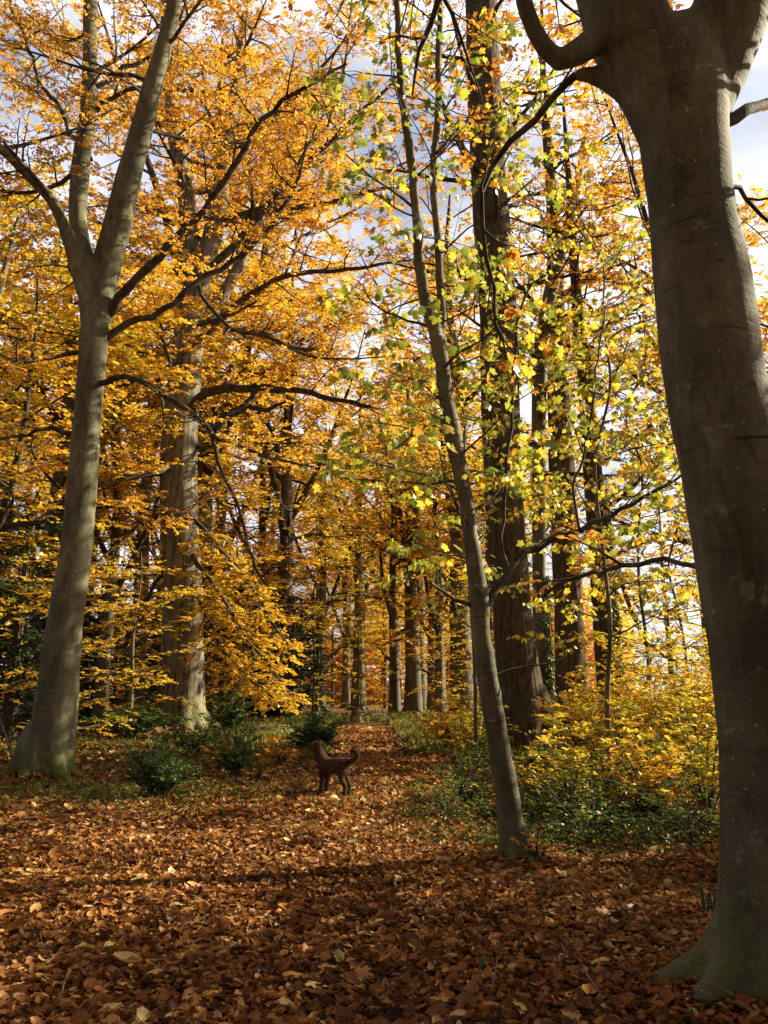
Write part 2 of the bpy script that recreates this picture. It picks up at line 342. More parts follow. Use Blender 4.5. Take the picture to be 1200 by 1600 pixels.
def sprout(T, pts, rad, lev, P, t0=0.2, t1=1.0):
    k = len(pts) - 1; seg = [(pts[i + 1] - pts[i]).length for i in range(k)]; tot = sum(seg)
    sp = P['sp'][lev]; last = len(P['len']) - 1
    s = t0 * tot + U(0, sp); sgn = rnd.choice((-1, 1))
    while s < t1 * tot:
        acc = 0; i = 0
        while i < k - 1 and acc + seg[i] < s: acc += seg[i]; i += 1
        f = min(1, (s - acc) / seg[i]); p = pts[i].lerp(pts[i + 1], f); r0 = rad[i] * (1 - f) + rad[i + 1] * f
        tn = (pts[i + 1] - pts[i]).normalized()
        if abs(tn.z) > 0.8: az = U(0, 2 * math.pi); side = Vector((math.cos(az), math.sin(az), 0))
        else: side = tn.cross(Z).normalized() * sgn
        a = math.radians(U(*P['ang'])); d = tn * math.cos(a) + side * math.sin(a) + Z * G(P['vm'][lev], P['vs'][lev])
        Lc = P['len'][lev] * U(0.55, 1.15) * (1 - 0.45 * s / tot)
        r = min(r0 * 0.7, P['r'][lev])
        n = P['n'][lev]; cp = wander(p, d, Lc, n, P['wob'], P['trop'][lev]); cr_ = [r * (1 - 0.75 * j / n) for j in range(n + 1)]
        if not (P.get('clip') and P['clip'](p)):
            T.tube(cp, cr_, P['sd'][lev])
            if lev < last: sprout(T, cp, cr_, lev + 1, P, 0.15, 1.0)
            else: put_leaves(T, cp, P)
        sgn = -sgn; s += sp * U(0.6, 1.4)
    # terminal twig
    if lev == last: put_leaves(T, pts[-2:], P)
def roots(T, c, R, n, spread=2.0, h=0.9, ph=0.0, dz=-0.12):
    for i in range(n):
        a = ph + 2 * math.pi * i / n + U(-.25, .25); d = Vector((math.cos(a), math.sin(a), 0)); sp = spread * U(.8, 1.25)
        pts = [c + d * R * 0.25 + Z * h, c + d * R * 0.62 + Z * h * 0.5, c + d * R * (0.62 + 0.38 * (sp - .6)) + Z * h * 0.16, c + d * R * sp + Z * (dz * .3), c + d * R * sp * 1.25 + Z * dz]
        p, r = spline(pts, [R * .52, R * .5, R * .36, R * .24, R * .14], 0.08); T.main.append((p, r, 12))
def px_line(lst, Y, dy=None):
    """[(px,py,width px)] -> points, radii ; dy = offsets in depth"""
    P_ = []; R_ = []
    for i, q in enumerate(lst):
        yy = Y + (dy[i] if dy else (q[3] if len(q) > 3 else 0)); p, t = at(q[0], q[1], yy); P_.append(p); R_.append(q[2] / 2 / FPX * t)
    return P_, R_

PB = dict(len=[1.9, 0.8, 0.34], sp=[0.42, 0.26, 0.13], r=[0.022, 0.009, 0.0035], n=[5, 3, 2], sd=[5, 4, 3], wob=0.13, trop=[0.02, 0.0, -0.01],
          ang=(35, 65), vm=[0.05, 0, 0], vs=[0.3, 0.16, 0.12], nl=6, ls=0.075, tone=0.36, tsp=0.14)
def PP(**k): d = dict(PB); d.update(k); return d

# ================================================================ GROUND
def axis(lo, hi, fine_lo, fine_hi, fs, grow=1.25):
    a = list(np.arange(fine_lo, fine_hi, fs)); s = fs; x = fine_lo
    while x > lo: s *= grow; x -= s; a.insert(0, x)
    s = fs; x = a[-1]
    while x < hi: s *= grow; x += s; a.append(x)
    return np.array(a)
def sheet(name, xs, ys, zf, mat):
    X, Y_ = np.meshgrid(xs, ys); Zz = zf(X, Y_); V = np.stack([X, Y_, Zz], -1).reshape(-1, 3); nx = len(xs); ny = len(ys)
    i = (np.arange(ny - 1)[:, None] * nx + np.arange(nx - 1)[None]).ravel(); F = np.stack([i, i + 1, i + nx + 1, i + nx], 1)
    return link(name, np_mesh(name, V, [F], True), mat)
BASES = [(xat(78, gy(1218)), gy(1218), .85, .09), (xat(284, gy(1143)), gy(1143), 1.6, .14), (xat(800, gy(1345)), gy(1345), .34, .07), (xat(1222, gy(1572)), gy(1572), .62, .10)]
def gz(x, y):
    return gz0(x, y) + sum(h_ * np.exp(-(np.hypot(x - bx_, y - by_) / w_) ** 4) for bx_, by_, w_, h_ in BASES)
def gz0(x, y):
    far = np.clip(1 - np.hypot(x, y - 15) / 120, 0, 1); return hgt(x, y) * far
g = sheet('ground', axis(-900, 900, -14, 14, 0.2), axis(-300, 1500, -2, 34, 0.2), gz, M['ground']); tag(g, kind='structure')
# path: a strip laid on the ground that runs to the far wood
def pathx(y): return np.where(y < 40, -0.2 + 0.45 * np.exp(-((y - 16) / 7.0) ** 2) - 0.028 * np.maximum(y - 18, 0), -0.2 - 0.62 - 0.06 * (y - 40))
ys = np.arange(2.5, 70, 0.25); us = np.linspace(-1, 1, 9); hw = 1.25 + 0.12 * np.sin(ys * 1.3) + 0.08 * np.sin(ys * 3.1) - 0.3 * np.clip((ys - 18) / 10, 0, 1)
PX = pathx(ys)[:, None] + us[None] * hw[:, None] * (1 + 0.05 * np.sin(ys * 7)[:, None]); PY = np.repeat(ys[:, None], 9, 1)
PV = np.stack([PX, PY, gz(PX, PY) + 0.012 - 0.01 * (np.abs(us)[None] > .99)], -1).reshape(-1, 3)
i = (np.arange(len(ys) - 1)[:, None] * 9 + np.arange(8)[None]).ravel()
p = link('path', np_mesh('path', PV, [np.stack([i, i + 1, i + 10, i + 9], 1)], True), M['path']); tag(p, kind='structure')
f = sheet('meadow', np.linspace(13, 400, 60), np.linspace(38, 500, 60), lambda x, y: gz(x, y) + 0.06 + 0 * x, M['field']); tag(f, kind='structure')

# fallen leaves: real curled leaves on the ground
def scatter_litter():
    vs = [T_litter(.5, .35, .1), T_litter(-.45, .5, -.2), T_litter(.25, -.4, .25), T_litter(.8, .6, 0), T_litter(.1, .15, -.1)]
    Vs = []; Fs4 = []; Fs3 = []; A4 = []; A3 = []; off = 0
    def area(n, y0, y1, sz, zup, tilt):
        yy = np.sqrt(NR.uniform(y0 ** 2, y1 ** 2, n)); xx = NR.uniform(-.56, .56, n) * yy * 1.0 + NR.normal(0, .4, n); return xx, yy, sz * NR.lognormal(0, .33, n), zup, tilt
    sets = [area(104000, 2.6, 9.5,  .057, .04, .5), area(52000, 9.5, 17, .08, .04, .5), area(34000, 17, 34, .12, .05, .6)]
    for xx, yy, sz, zup, tilt in sets:
        n = len(xx); zz = gz(xx, yy) + 0.012 + NR.random(n) ** 2 * zup
        N = np.stack([NR.normal(0, tilt, n), NR.normal(0, tilt, n), np.ones(n)], 1); N /= np.linalg.norm(N, axis=1, keepdims=True)
        a = NR.uniform(0, 2 * np.pi, n); D = np.stack([np.cos(a), np.sin(a), NR.normal(0, .15, n)], 1); D -= (D * N).sum(1, keepdims=True) * N; D /= np.linalg.norm(D, axis=1, keepdims=True)
        A = np.cross(N, D)
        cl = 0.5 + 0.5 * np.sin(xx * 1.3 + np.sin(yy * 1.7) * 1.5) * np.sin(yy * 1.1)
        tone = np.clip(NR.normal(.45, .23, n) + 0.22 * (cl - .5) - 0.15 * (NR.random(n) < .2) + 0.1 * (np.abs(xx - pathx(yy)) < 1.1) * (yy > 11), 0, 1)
        kind = NR.integers(0, len(vs), n)
        for k, (V0, F0) in enumerate(vs):
            m = kind == k; c = m.sum(); o = np.stack([xx, yy, zz], 1)[m]
            wsc = NR.uniform(.75, 1.2, c)[:, None, None]
            V = o[:, None] + sz[m][:, None, None] * ((V0[None, :, 0:1] - .5) * D[m][:, None] + V0[None, :, 1:2] * wsc * A[m][:, None] + V0[None, :, 2:3] * N[m][:, None])
            Vs.append(V.reshape(-1, 3)); oo = (np.arange(c) * len(V0))[:, None, None] + off; off += c * len(V0)
            Fs4.append((F0[0][None] + oo).reshape(-1, 4)); A4.append(np.repeat(tone[m], len(F0[0]))); Fs3.append((F0[1][None] + oo).reshape(-1, 3)); A3.append(np.repeat(tone[m], len(F0[1])))
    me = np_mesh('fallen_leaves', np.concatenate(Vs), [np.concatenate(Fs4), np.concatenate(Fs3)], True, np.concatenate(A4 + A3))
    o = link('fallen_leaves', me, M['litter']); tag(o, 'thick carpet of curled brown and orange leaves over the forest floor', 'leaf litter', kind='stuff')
    n = 260; yy = np.sqrt(NR.uniform(9, 120, n)); xx = NR.uniform(-.5, .5, n) * yy; a = NR.uniform(0, 6.28, n)
    N = np.stack([NR.normal(0, .3, n), NR.normal(0, .3, n), np.ones(n)], 1)
    me = leaf_mesh('big_fallen_leaves', np.stack([xx, yy, gz(xx, yy) + .05], 1), np.stack([np.cos(a), np.sin(a), 0 * a], 1), N, NR.uniform(.09, .15, n), np.clip(NR.normal(.86, .1, n), 0, 1), T_maple())
    tag(link('large_fallen_leaves', me, M['litter']), 'pale lobed maple leaves lying scattered among the brown leaf litter', 'leaf litter', kind='stuff')
scatter_litter()

# ================================================================ HERO TREES
# --- left beech
Y1 = gy(1218); base = Vector((xat(78, Y1), Y1, 0)); T = Tree(base)
stem = px_line([(74, 1235, 92), (78, 1180, 84), (86, 1120, 76), (95, 1030, 68), (103, 960, 60), (119, 860, 56), (131, 720, 50), (141, 600, 44), (149, 500, 46), (150, 455, 50)], Y1); stem = (stem[0], [q * (.88 if i < 7 else .95) for i, q in enumerate(stem[1])])
left = px_line([(146, 500, 40), (136, 430, 34), (122, 350, 28), (126, 260, 28), (138, 170, 24), (140, 90, 22), (142, 0, 22), (146, -180, 18), (140, -420, 12), (150, -620, 6)], Y1, [0, 0, .1, .3, .5, .7, .9, 1.2, 1.6, 2])
right = px_line([(152, 500, 42), (165, 420, 46), (184, 350, 42), (200, 280, 38), (222, 200, 34), (240, 130, 30), (262, 50, 24), (276, -20, 20), (300, -200, 15), (310, -400, 10), (330, -560, 5)], Y1, [0, 0, -.1, -.2, -.35, -.5, -.6, -.8, -1.2, -1.6, -2])
limb = px_line([(140, 490, 22), (122, 430, 20), (104, 365, 19), (82, 315, 18), (42, 272, 16), (0, 232, 14), (-60, 190, 10), (-130, 120, 6)], Y1, [0, 0, -.2, -.4, -.8, -1.2, -1.8, -2.4])
for pts, rad in (stem, left, right, limb):
    p_, r_ = spline(pts, rad, 0.18); T.main.append((p_, r_, 20))
Rb = stem[1][1]; roots(T, base + Z * 0.02, Rb * 1.08, 7, 1.6, 0.9, 0.25)
lim = [
 ([(158, 500, 16), (190, 462, 15), (222, 430, 14), (262, 385, 13), (300, 340, 12), (335, 295, 11), (362, 255, 11), (392, 205, 9), (430, 165, 8), (500, 120, 5), (540, 100, 3)], [0, -.1, -.25, -.5, -.7, -.9, -1.1, -1.3, -1.5, -1.9, -2.1]),
 ([(160, 532, 12), (200, 510, 11), (255, 478, 10), (330, 430, 9), (400, 378, 8), (445, 318, 7), (480, 240, 6), (520, 170, 5), (540, 90, 4), (550, 20, 3), (560, -80, 2)], [0, .1, .2, .4, .6, .7, .8, .9, 1, 1.1, 1.2]),
 ([(150, 600, 10), (205, 596, 9), (235, 608, 9), (262, 628, 9), (300, 655, 8), (330, 674, 7), (400, 704, 6), (450, 720, 4), (490, 730, 3)], [0, -.3, -.5, -.7, -.9, -1.1, -1.4, -1.7, -1.9]),
 ([(328, 674, 6), (345, 720, 6), (362, 760, 5), (373, 800, 5), (380, 850, 4), (400, 890, 4), (425, 925, 3), (455, 965, 2)], [-1.1, -1.1, -1.1, -1.2, -1.2, -1.3, -1.4, -1.5]),
 ([(140, 548, 9), (105, 550, 8), (78, 560, 7), (50, 568, 6), (20, 562, 5), (-20, 545, 4)], [0, -.2, -.5, -.7, -1, -1.3]),
 ([(122, 678, 9), (85, 671, 8), (55, 673, 6), (20, 682, 5), (-30, 690, 3)], [0, .2, .3, .5, .7]),
 ([(310, 445, 6), (330, 480, 6), (365, 510, 5), (420, 528, 5), (470, 550, 4), (530, 562, 3), (600, 558, 2)], [.4, .3, .2, 0, -.2, -.4, -.6]),
 ([(152, 135, 7), (190, 110, 7), (240, 80, 6), (275, 40, 5), (285, 10, 5), (310, -60, 4)], [.6, .7, .8, .9, 1, 1.1]),
 ([(142, 250, 7), (100, 190, 7), (60, 120, 6), (35, 60, 5), (10, 0, 5)], [.4, .8, 1.1, 1.4, 1.7]),
 ([(150, 175, 8), (180, 155, 7), (215, 138, 6), (225, 150, 5)], [.5, .4, .3, .3]),
 ([(122, 250, 8), (95, 285, 7), (55, 300, 6), (0, 295, 5), (-50, 270, 4)], [.3, .1, -.2, -.6, -1]),
]
P1 = PP(tone=.43, len=[1.8, .85, .36], sp=[.38, .2, .12], nl=6, ls=.072, tsp=.16, r=[.026, .011, .0045], clip=lambda p: p.z < 2.6)
for l_, dy in lim:
    a, r = px_line(l_, Y1, dy); a, r = spline(a, r, .25); a = kink(a, r); T.tube(a, r, 8)
    sprout(T, a, r, 0, PP(**{**P1, 'tone': .43 if l_[0][1] < 560 else .47}), .22)
for q, (pts, rad) in enumerate((left, right, limb)):
    a, r = spline(pts, rad, .4); sprout(T, a, r, 0, P1, .5)
    nl = (12, 12, 4)[q]
    for i in range(nl):
        k = int(len(a) * (0.22 + 0.75 * (i + .5) / nl)); k = min(k, len(a) - 2); az = i * 2.4 + q; Lq = U(2.6, 4.2) * (1 - .35 * i / nl)
        d = Vector((math.cos(az), math.sin(az), U(.15, .6))); c = wander(a[k], d, Lq, 8, .09, .03); rr = [min(r[k] * .5, .05) * (1 - .8 * j / 8) for j in range(9)]
        T.tube(c, rr, 6); sprout(T, c, rr, 0, P1, .2)
root = empty('beech_tree', base, 'leaning grey beech with forked trunk and mossy roots at left of the clearing', 'tree')
T.build_trunk('trunk', M['beech'], root, 0.028, 7, .03); T.build_tubes('branches', M['twig'], root); T.build_leaves('crown', M['leaf_beech'], root, T_beech())
print('tree1 leaves', len(T.lv))

# --- second, thicker beech farther back
Y2 = gy(1143); base = Vector((xat(284, Y2), Y2, 0)); T = Tree(base); S2 = Y2 / FPX
stem = px_line([(284, 1150, 84), (284, 1110, 74), (286, 1050, 66), (286, 1000, 63), (285, 900, 60), (280, 800, 58), (279, 720, 57), (284, 640, 54), (292, 560, 50), (298, 480, 44), (300, 420, 40)], Y2)
st1 = px_line([(298, 500, 36), (296, 400, 32), (290, 300, 26), (270, 200, 20), (262, 90, 14), (250, -20, 7)], Y2, [0, .2, .5, .8, 1.2, 1.8])
st2 = px_line([(302, 500, 34), (318, 420, 32), (340, 330, 28), (352, 230, 22), (370, 120, 14), (380, 20, 7)], Y2, [0, -.3, -.7, -1, -1.5, -2])
st3 = px_line([(310, 520, 24), (350, 460, 20), (390, 380, 17), (420, 300, 13), (460, 210, 9), (500, 120, 5)], Y2, [0, .4, .9, 1.5, 2, 2.5])
for pts, rad in (stem, st1, st2, st3): p_, r_ = spline(pts, rad, .4); T.main.append((p_, r_, 18))
roots(T, base, stem[1][1] * 1.02, 7, 1.8, 1.5, .5, -.2)
lim = [([(296, 650, 20), (308, 628, 18), (325, 614, 16), (360, 606, 14), (400, 604, 13), (450, 608, 11), (520, 622, 8), (580, 634, 5)], [0, -.8, -1.4, -2, -2.6, -3, -3.6, -4.2]),
       ([(335, 676, 15), (345, 662, 15), (362, 652, 14), (380, 640, 13), (396, 622, 12), (400, 606, 10)], [-3.2, -3, -2.8, -2.7, -2.6, -2.6]),
       ([(390, 636, 9), (415, 640, 8), (432, 632, 7), (446, 626, 4)], [-2.7, -2.8, -3, -3.1]),
       ([(270, 740, 14), (255, 728, 12), (230, 742, 10), (195, 748, 8), (150, 765, 5)], [0, -1, -1.6, -2.2, -3]),
       ([(330, 420, 14), (390, 360, 12), (450, 290, 10), (520, 220, 8), (590, 150, 5), (640, 100, 3)], [-1, -1.6, -2, -2.4, -2.8, -3]),
       ([(345, 350, 12), (420, 330, 10), (500, 320, 8), (580, 300, 6), (650, 290, 3)], [0, .5, 1, 1.5, 2]),
       ([(300, 540, 12), (380, 470, 10), (460, 430, 8), (560, 420, 6), (640, 410, 3)], [-.5, -2, -3, -4, -5]),
       ([(350, 250, 10), (420, 190, 8), (480, 130, 6), (540, 60, 4), (590, -20, 2)], [0, -.5, -1, -1.5, -2]),
       ([(295, 560, 14), (340, 520, 12), (400, 520, 10), (450, 540, 8), (510, 545, 5)], [0, 1, 2, 3, 4]),
       ([(292, 800, 8), (330, 840, 7), (370, 890, 6), (410, 950, 5), (450, 1010, 3)], [-.3, -1.4, -2.2, -3, -3.6]),
       ([(296, 860, 8), (330, 905, 7), (365, 965, 6), (410, 1030, 4), (455, 1085, 3)], [-.3, -1.2, -2.0, -2.8, -3.4]),
       ([(296, 900, 8), (320, 950, 7), (350, 1010, 6), (390, 1060, 4), (440, 1100, 3)], [-.3, -1, -1.6, -2.2, -2.9]),
       ([(275, 880, 8), (240, 920, 6), (215, 970, 5), (190, 1030, 3)], [-.3, 1, 1.8, 2.8]),
       ([(275, 780, 8), (220, 820, 6), (170, 860, 5), (120, 900, 3)], [-.3, -1, -1.6, -2.2])]
P2 = PP(len=[2.7, 1.2, .5], sp=[.5, .33, .18], nl=8, ls=.125, tone=.62, tsp=.13, r=[.04, .015, .006], clip=lambda p: p.z < .8)
for li, (l_, dy) in enumerate(lim):
    a, r = px_line(l_, Y2, dy); a, r = spline(a, r, .4); a = kink(a, r); T.tube(a, r, 8)
    if li in (1, 2): continue
    li = li if li < 4 else li - 4 if li > 7 else 3.5
    Q = dict(P2)
    if li in (5, 6, 7): Q.update(tone=.74, len=[1.5, .8, .42], sp=[.22, .17, .11], trop=[-.03, -.04, -.03], ls=.11, nl=7, vm=[-.1, -.1, -.05])
    elif li in (8, 9): Q.update(tone=.74)
    elif li == 3.5: Q.update(tone=.45, ls=.10, nl=6)
    sprout(T, a, r, 0, Q, .12)
for q, (pts, rad) in enumerate((st1, st2, st3, stem)):
    a, r = spline(pts, rad, .5)
    if q < 3: sprout(T, a, r, 0, P2, .5)
    nl = (9, 9, 7, 9)[q]
    for i in range(nl):
        lo = .1 if q < 3 else .5; k = min(int(len(a) * (lo + (.97 - lo) * (i + .5) / nl)), len(a) - 2); az = i * 2.4 + q * 1.3; Lq = U(4.5, 6.5) * (1 - .3 * i / nl)
        d = Vector((math.cos(az), math.sin(az), U(.1, .7) if q < 3 else U(-.1, .3))); c = wander(a[k], d, Lq, 9, .09, .01); rr = [min(r[k] * .5, .11) * (1 - .85 * j / 9) for j in range(10)]
        T.tube(c, rr, 6); sprout(T, c, rr, 0, PP(**{**P2, 'tone': .52 if q < 3 else .72}), .2)
root = empty('beech_tree', base, 'massive beech with cracked pale trunk and golden drooping low boughs behind the dog', 'tree')
T.build_trunk('trunk', M['beech_crack'], root, .055, 5, .02); T.build_tubes('branches', M['twig'], root); T.build_leaves('crown', M['leaf_beech'], root, T_far())
print('tree2 leaves', len(T.lv))

# --- young maple in the middle distance right of the path
Y3 = gy(1345); base = Vector((xat(800, Y3), Y3, 0)); T = Tree(base)
stem = px_line([(801, 1372, 50), (800, 1330, 47), (797, 1270, 44), (785, 1200, 42), (776, 1140, 38), (766, 1085, 40), (762, 1050, 35), (752, 985, 34), (748, 930, 38), (742, 880, 30), (735, 830, 26), (726, 770, 27), (716, 715, 29), (706, 670, 34), (698, 630, 26), (691, 580, 26), (684, 530, 27)], Y3); stem = (stem[0], [q * .88 for q in stem[1]])
sa = px_line([(688, 560, 22), (678, 510, 22), (664, 465, 20), (655, 400, 16), (652, 340, 15), (645, 280, 14), (638, 220, 14), (628, 150, 13), (623, 90, 12), (620, 20, 10), (615, -80, 8), (605, -200, 5)], Y3, [0, 0, -.05, -.1, -.1, -.15, -.2, -.2, -.25, -.3, -.4, -.5])
sb = px_line([(688, 565, 16), (690, 500, 15), (688, 430, 13), (684, 370, 12), (679, 310, 12), (678, 250, 11), (684, 170, 11), (685, 80, 10), (688, 0, 9), (694, -120, 6), (700, -240, 3)], Y3, [0, .05, .1, .15, .2, .25, .3, .35, .4, .5, .6])
for pts, rad in (stem, sa, sb): p_, r_ = spline(pts, rad, .09); p_ = p_[:2] + kink(p_, r_, .10)[2:]; T.main.append((p_, r_, 18))
roots(T, base, stem[1][1] * 1.05, 6, 2.1, .32, 0, -.06)
lump_, lr = px_line([(796, 1350, 30), (787, 1358, 44), (780, 1366, 40), (772, 1374, 20)], Y3, [0, -.05, -.1, -.12]); T.main.append((lump_, lr, 12))
lim = [([(755, 960, 15), (776, 930, 13), (795, 898, 12), (815, 880, 12), (850, 857, 12), (880, 838, 11), (915, 826, 9), (960, 802, 8), (1010, 775, 6), (1050, 752, 5), (1085, 735, 3)], [0, .1, .15, .2, .3, .4, .5, .6, .7, .8, .9]),
       ([(797, 897, 7), (791, 860, 6), (792, 780, 6), (793, 700, 6), (800, 620, 5), (806, 540, 5), (815, 480, 4), (838, 440, 4), (860, 425, 3)], [.15, .15, .1, .1, 0, 0, -.1, -.2, -.3]),
       ([(738, 946, 8), (715, 940, 6), (695, 925, 5), (678, 914, 4)], [0, -.2, -.3, -.4]),
       ([(722, 752, 5), (680, 752, 4), (630, 753, 3), (580, 752, 2), (530, 750, 2)], [0, .2, .3, .4, .5]),
       ([(700, 650, 6), (660, 670, 4), (620, 700, 3), (590, 720, 2)], [0, -.4, -.8, -1.1]),
       ([(762, 1060, 5), (800, 1048, 4), (850, 1040, 3), (880, 1030, 2)], [0, .1, .1, .2]),
       ([(690, 580, 6), (720, 550, 4), (750, 530, 3), (780, 500, 2)], [0, -.3, -.6, -.9]),
       ([(690, 520, 6), (640, 500, 4), (590, 480, 3), (560, 440, 2)], [0, .3, .6, .9]),
       ([(652, 330, 5), (610, 300, 4), (575, 270, 3), (540, 240, 2)], [0, -.3, -.6, -.8]),
       ([(682, 240, 6), (730, 190, 5), (780, 175, 4), (850, 150, 3), (900, 140, 2)], [0, .2, .5, .7, .9]),
       ([(905, 826, 5), (900, 760, 4), (925, 650, 4), (935, 560, 3), (950, 470, 2)], [.5, .5, .6, .7, .7])]
P3 = PP(len=[.95, .42], sp=[.34, .19], r=[.010, .004], n=[4, 2], sd=[5, 3], nl=4, ls=.10, tone=.5, tsp=.22, trop=[0, -.05], vm=[.05, -.1], vs=[.35, .3], pet=.05, hang=-.5, flat=.9, wob=.16, clip=lambda p: p.z < 2.3)
for l_, dy in lim:
    a, r = px_line(l_, Y3, dy); a, r = spline(a, r, .15); a = kink(a, r); T.tube(a, r, 7); sprout(T, a, r, 0, PP(**{**P3, 'tone': .58 if l_[0][0] > 760 else .45}), .3)
for q, (pts, rad) in enumerate((sa, sb, stem)):
    a, r = spline(pts, rad, .2); n_ = (17, 17, 8)[q]
    for i in range(n_):
        lo = .03 if q < 2 else .55; k = min(int(len(a) * (lo + (.97 - lo) * (i + .5) / n_)), len(a) - 2); az = i * 2.4 + q * 1.1; Lq = U(.9, 1.9)
        d = Vector((math.cos(az), math.sin(az), U(.2, .7))); c = wander(a[k], d, Lq, 7, .12, -.02); rr = [.012 * (1 - .8 * j / 7) for j in range(8)]
        T.tube(c, rr, 5); sprout(T, c, rr, 0, P3, .2)
root = empty('young_maple', base, 'slim crooked young maple with green and yellow leaves and twin upper stems before dark trunk', 'tree')
T.build_trunk('trunk', M['maple_bark'], root, .014, 4, .05); T.build_tubes('branches', M['twig'], root); T.build_leaves('crown', M['leaf_maple'], root, T_maple())
print('tree3 leaves', len(T.lv))

# --- big foreground beech on the right
Y7 = gy(1572); base = Vector((xat(1222, Y7), Y7, 0)); T = Tree(base)
stem = px_line([(1224, 1640, 225), (1226, 1500, 212), (1227, 1380, 196), (1219, 1200, 176), (1203, 1050, 172), (1180, 900, 171), (1154, 750, 166), (1117, 600, 150), (1098, 450, 145), (1077, 300, 126), (1066, 190, 136), (1062, 130, 148), (1064, 85, 128), (1066, 50, 84), (1067, 30, 40)], Y7)
fa = px_line([(1045, 200, 100), (1015, 110, 120), (980, 40, 128), (958, -30, 120), (935, -140, 105), (900, -300, 85), (860, -520, 60), (820, -800, 36), (790, -1200, 14)], Y7, [0, 0, .05, .1, .2, .4, .8, 1.2, 1.8])
fb = px_line([(1080, 200, 95), (1108, 110, 118), (1133, 40, 122), (1160, -40, 110), (1200, -160, 92), (1260, -320, 75), (1320, -540, 52), (1380, -800, 32), (1450, -1100, 14)], Y7, [0, 0, -.05, -.1, -.2, -.3, -.5, -.8, -1])
hook = px_line([(985, 30, 60), (938, 58, 46), (902, 82, 40), (873, 94, 34), (852, 76, 29), (835, 48, 27), (822, 15, 27), (812, -30, 26), (800, -120, 26), (770, -260, 20), (740, -420, 10)], Y7, [0, -.05, -.1, -.12, -.14, -.16, -.2, -.25, -.3, -.5, -.7])
stub = px_line([(1010, 165, 50), (972, 138, 38), (945, 123, 32), (918, 116, 24), (898, 117, 17)], Y7, [0, .05, .1, .12, .15])
knob = px_line([(1040, 160, 60), (1034, 150, 62), (1030, 140, 40)], Y7, [-.2, -.24, -.26])
for pts, rad in (stem, fa, fb, hook, stub): p_, r_ = spline(pts, rad, .1); T.main.append((p_, r_, 28))
roots(T, base, stem[1][1] * 1.06, 8, 1.85, 1.0, .35, -.1)
lim = [([(900, 117, 14), (880, 128, 12), (862, 150, 11), (838, 182, 11), (802, 215, 10), (780, 255, 9), (762, 300, 8), (754, 352, 8), (760, 400, 7), (768, 450, 6), (772, 510, 5), (790, 560, 3)], [.15, .2, .25, .35, .45, .55, .6, .65, .7, .8, .9, 1]),
       ([(1105, 200, 24), (1142, 182, 20), (1165, 172, 16), (1200, 155, 14), (1260, 120, 11), (1340, 90, 7)], [0, 0, .2, .3, .5, .7]),
       ([(1100, 280, 8), (1140, 290, 8), (1160, 310, 7), (1185, 338, 6), (1210, 352, 6), (1280, 370, 4)], [0, .1, .3, .4, .5, .6]),
       ([(1150, 681, 9), (1170, 679, 7), (1200, 683, 6), (1240, 700, 4)], [-.28, -.4, -.5, -.6]),
       ([(1100, 893, 9), (1060, 888, 8), (1000, 886, 8), (950, 890, 7), (905, 900, 7), (870, 915, 6), (850, 925, 5)], [.2, .6, 1, 1.4, 1.8, 2.1, 2.3])]
P7 = PP(len=[1.2, .55, .28], sp=[.5, .24, .13], nl=5, ls=.075, tone=.36, tsp=.12)
for li, (l_, dy) in enumerate(lim):
    a, r = px_line(l_, Y7, dy); a, r = spline(a, r, .12); a = kink(a, r); T.tube(a, r, 9); sprout(T, a, r, 0, PP(**{**P7, 'len': [.55, .3, .2], 'sp': [.4, .2, .12]}) if li in (0, 2, 3, 4) else P7, .35)
for q, (pts, rad) in enumerate((fa, fb, hook)):
    a, r = spline(pts, rad, .4); n_ = (15, 15, 5)[q]
    for i in range(n_):
        lo = (.5, .5, .75)[q]; k = min(int(len(a) * (lo + (.97 - lo) * (i + .5) / n_)), len(a) - 2); az = i * 2.4 + q * 1.7; Lq = U(2.5, 4.5)
        d = Vector((math.cos(az), math.sin(az), U(.3, .7))); c = wander(a[k], d, Lq, 8, .1, 0); rr = [.05 * (1 - .8 * j / 8) for j in range(9)]
        T.tube(c, rr, 6); sprout(T, c, rr, 0, PP(**{**P7, 'len': [1.6, .7, .35], 'sp': [.5, .3, .16]}), .2)
root = empty('beech_tree', base, 'huge smooth barked beech close by on the right, forking near the top of view', 'tree')
T.build_trunk('trunk', M['beech_big'], root, .02, 7, .012); T.build_tubes('branches', M['twig'], root); T.build_leaves('crown', M['leaf_beech'], root, T_beech())
print('tree7 leaves', len(T.lv))

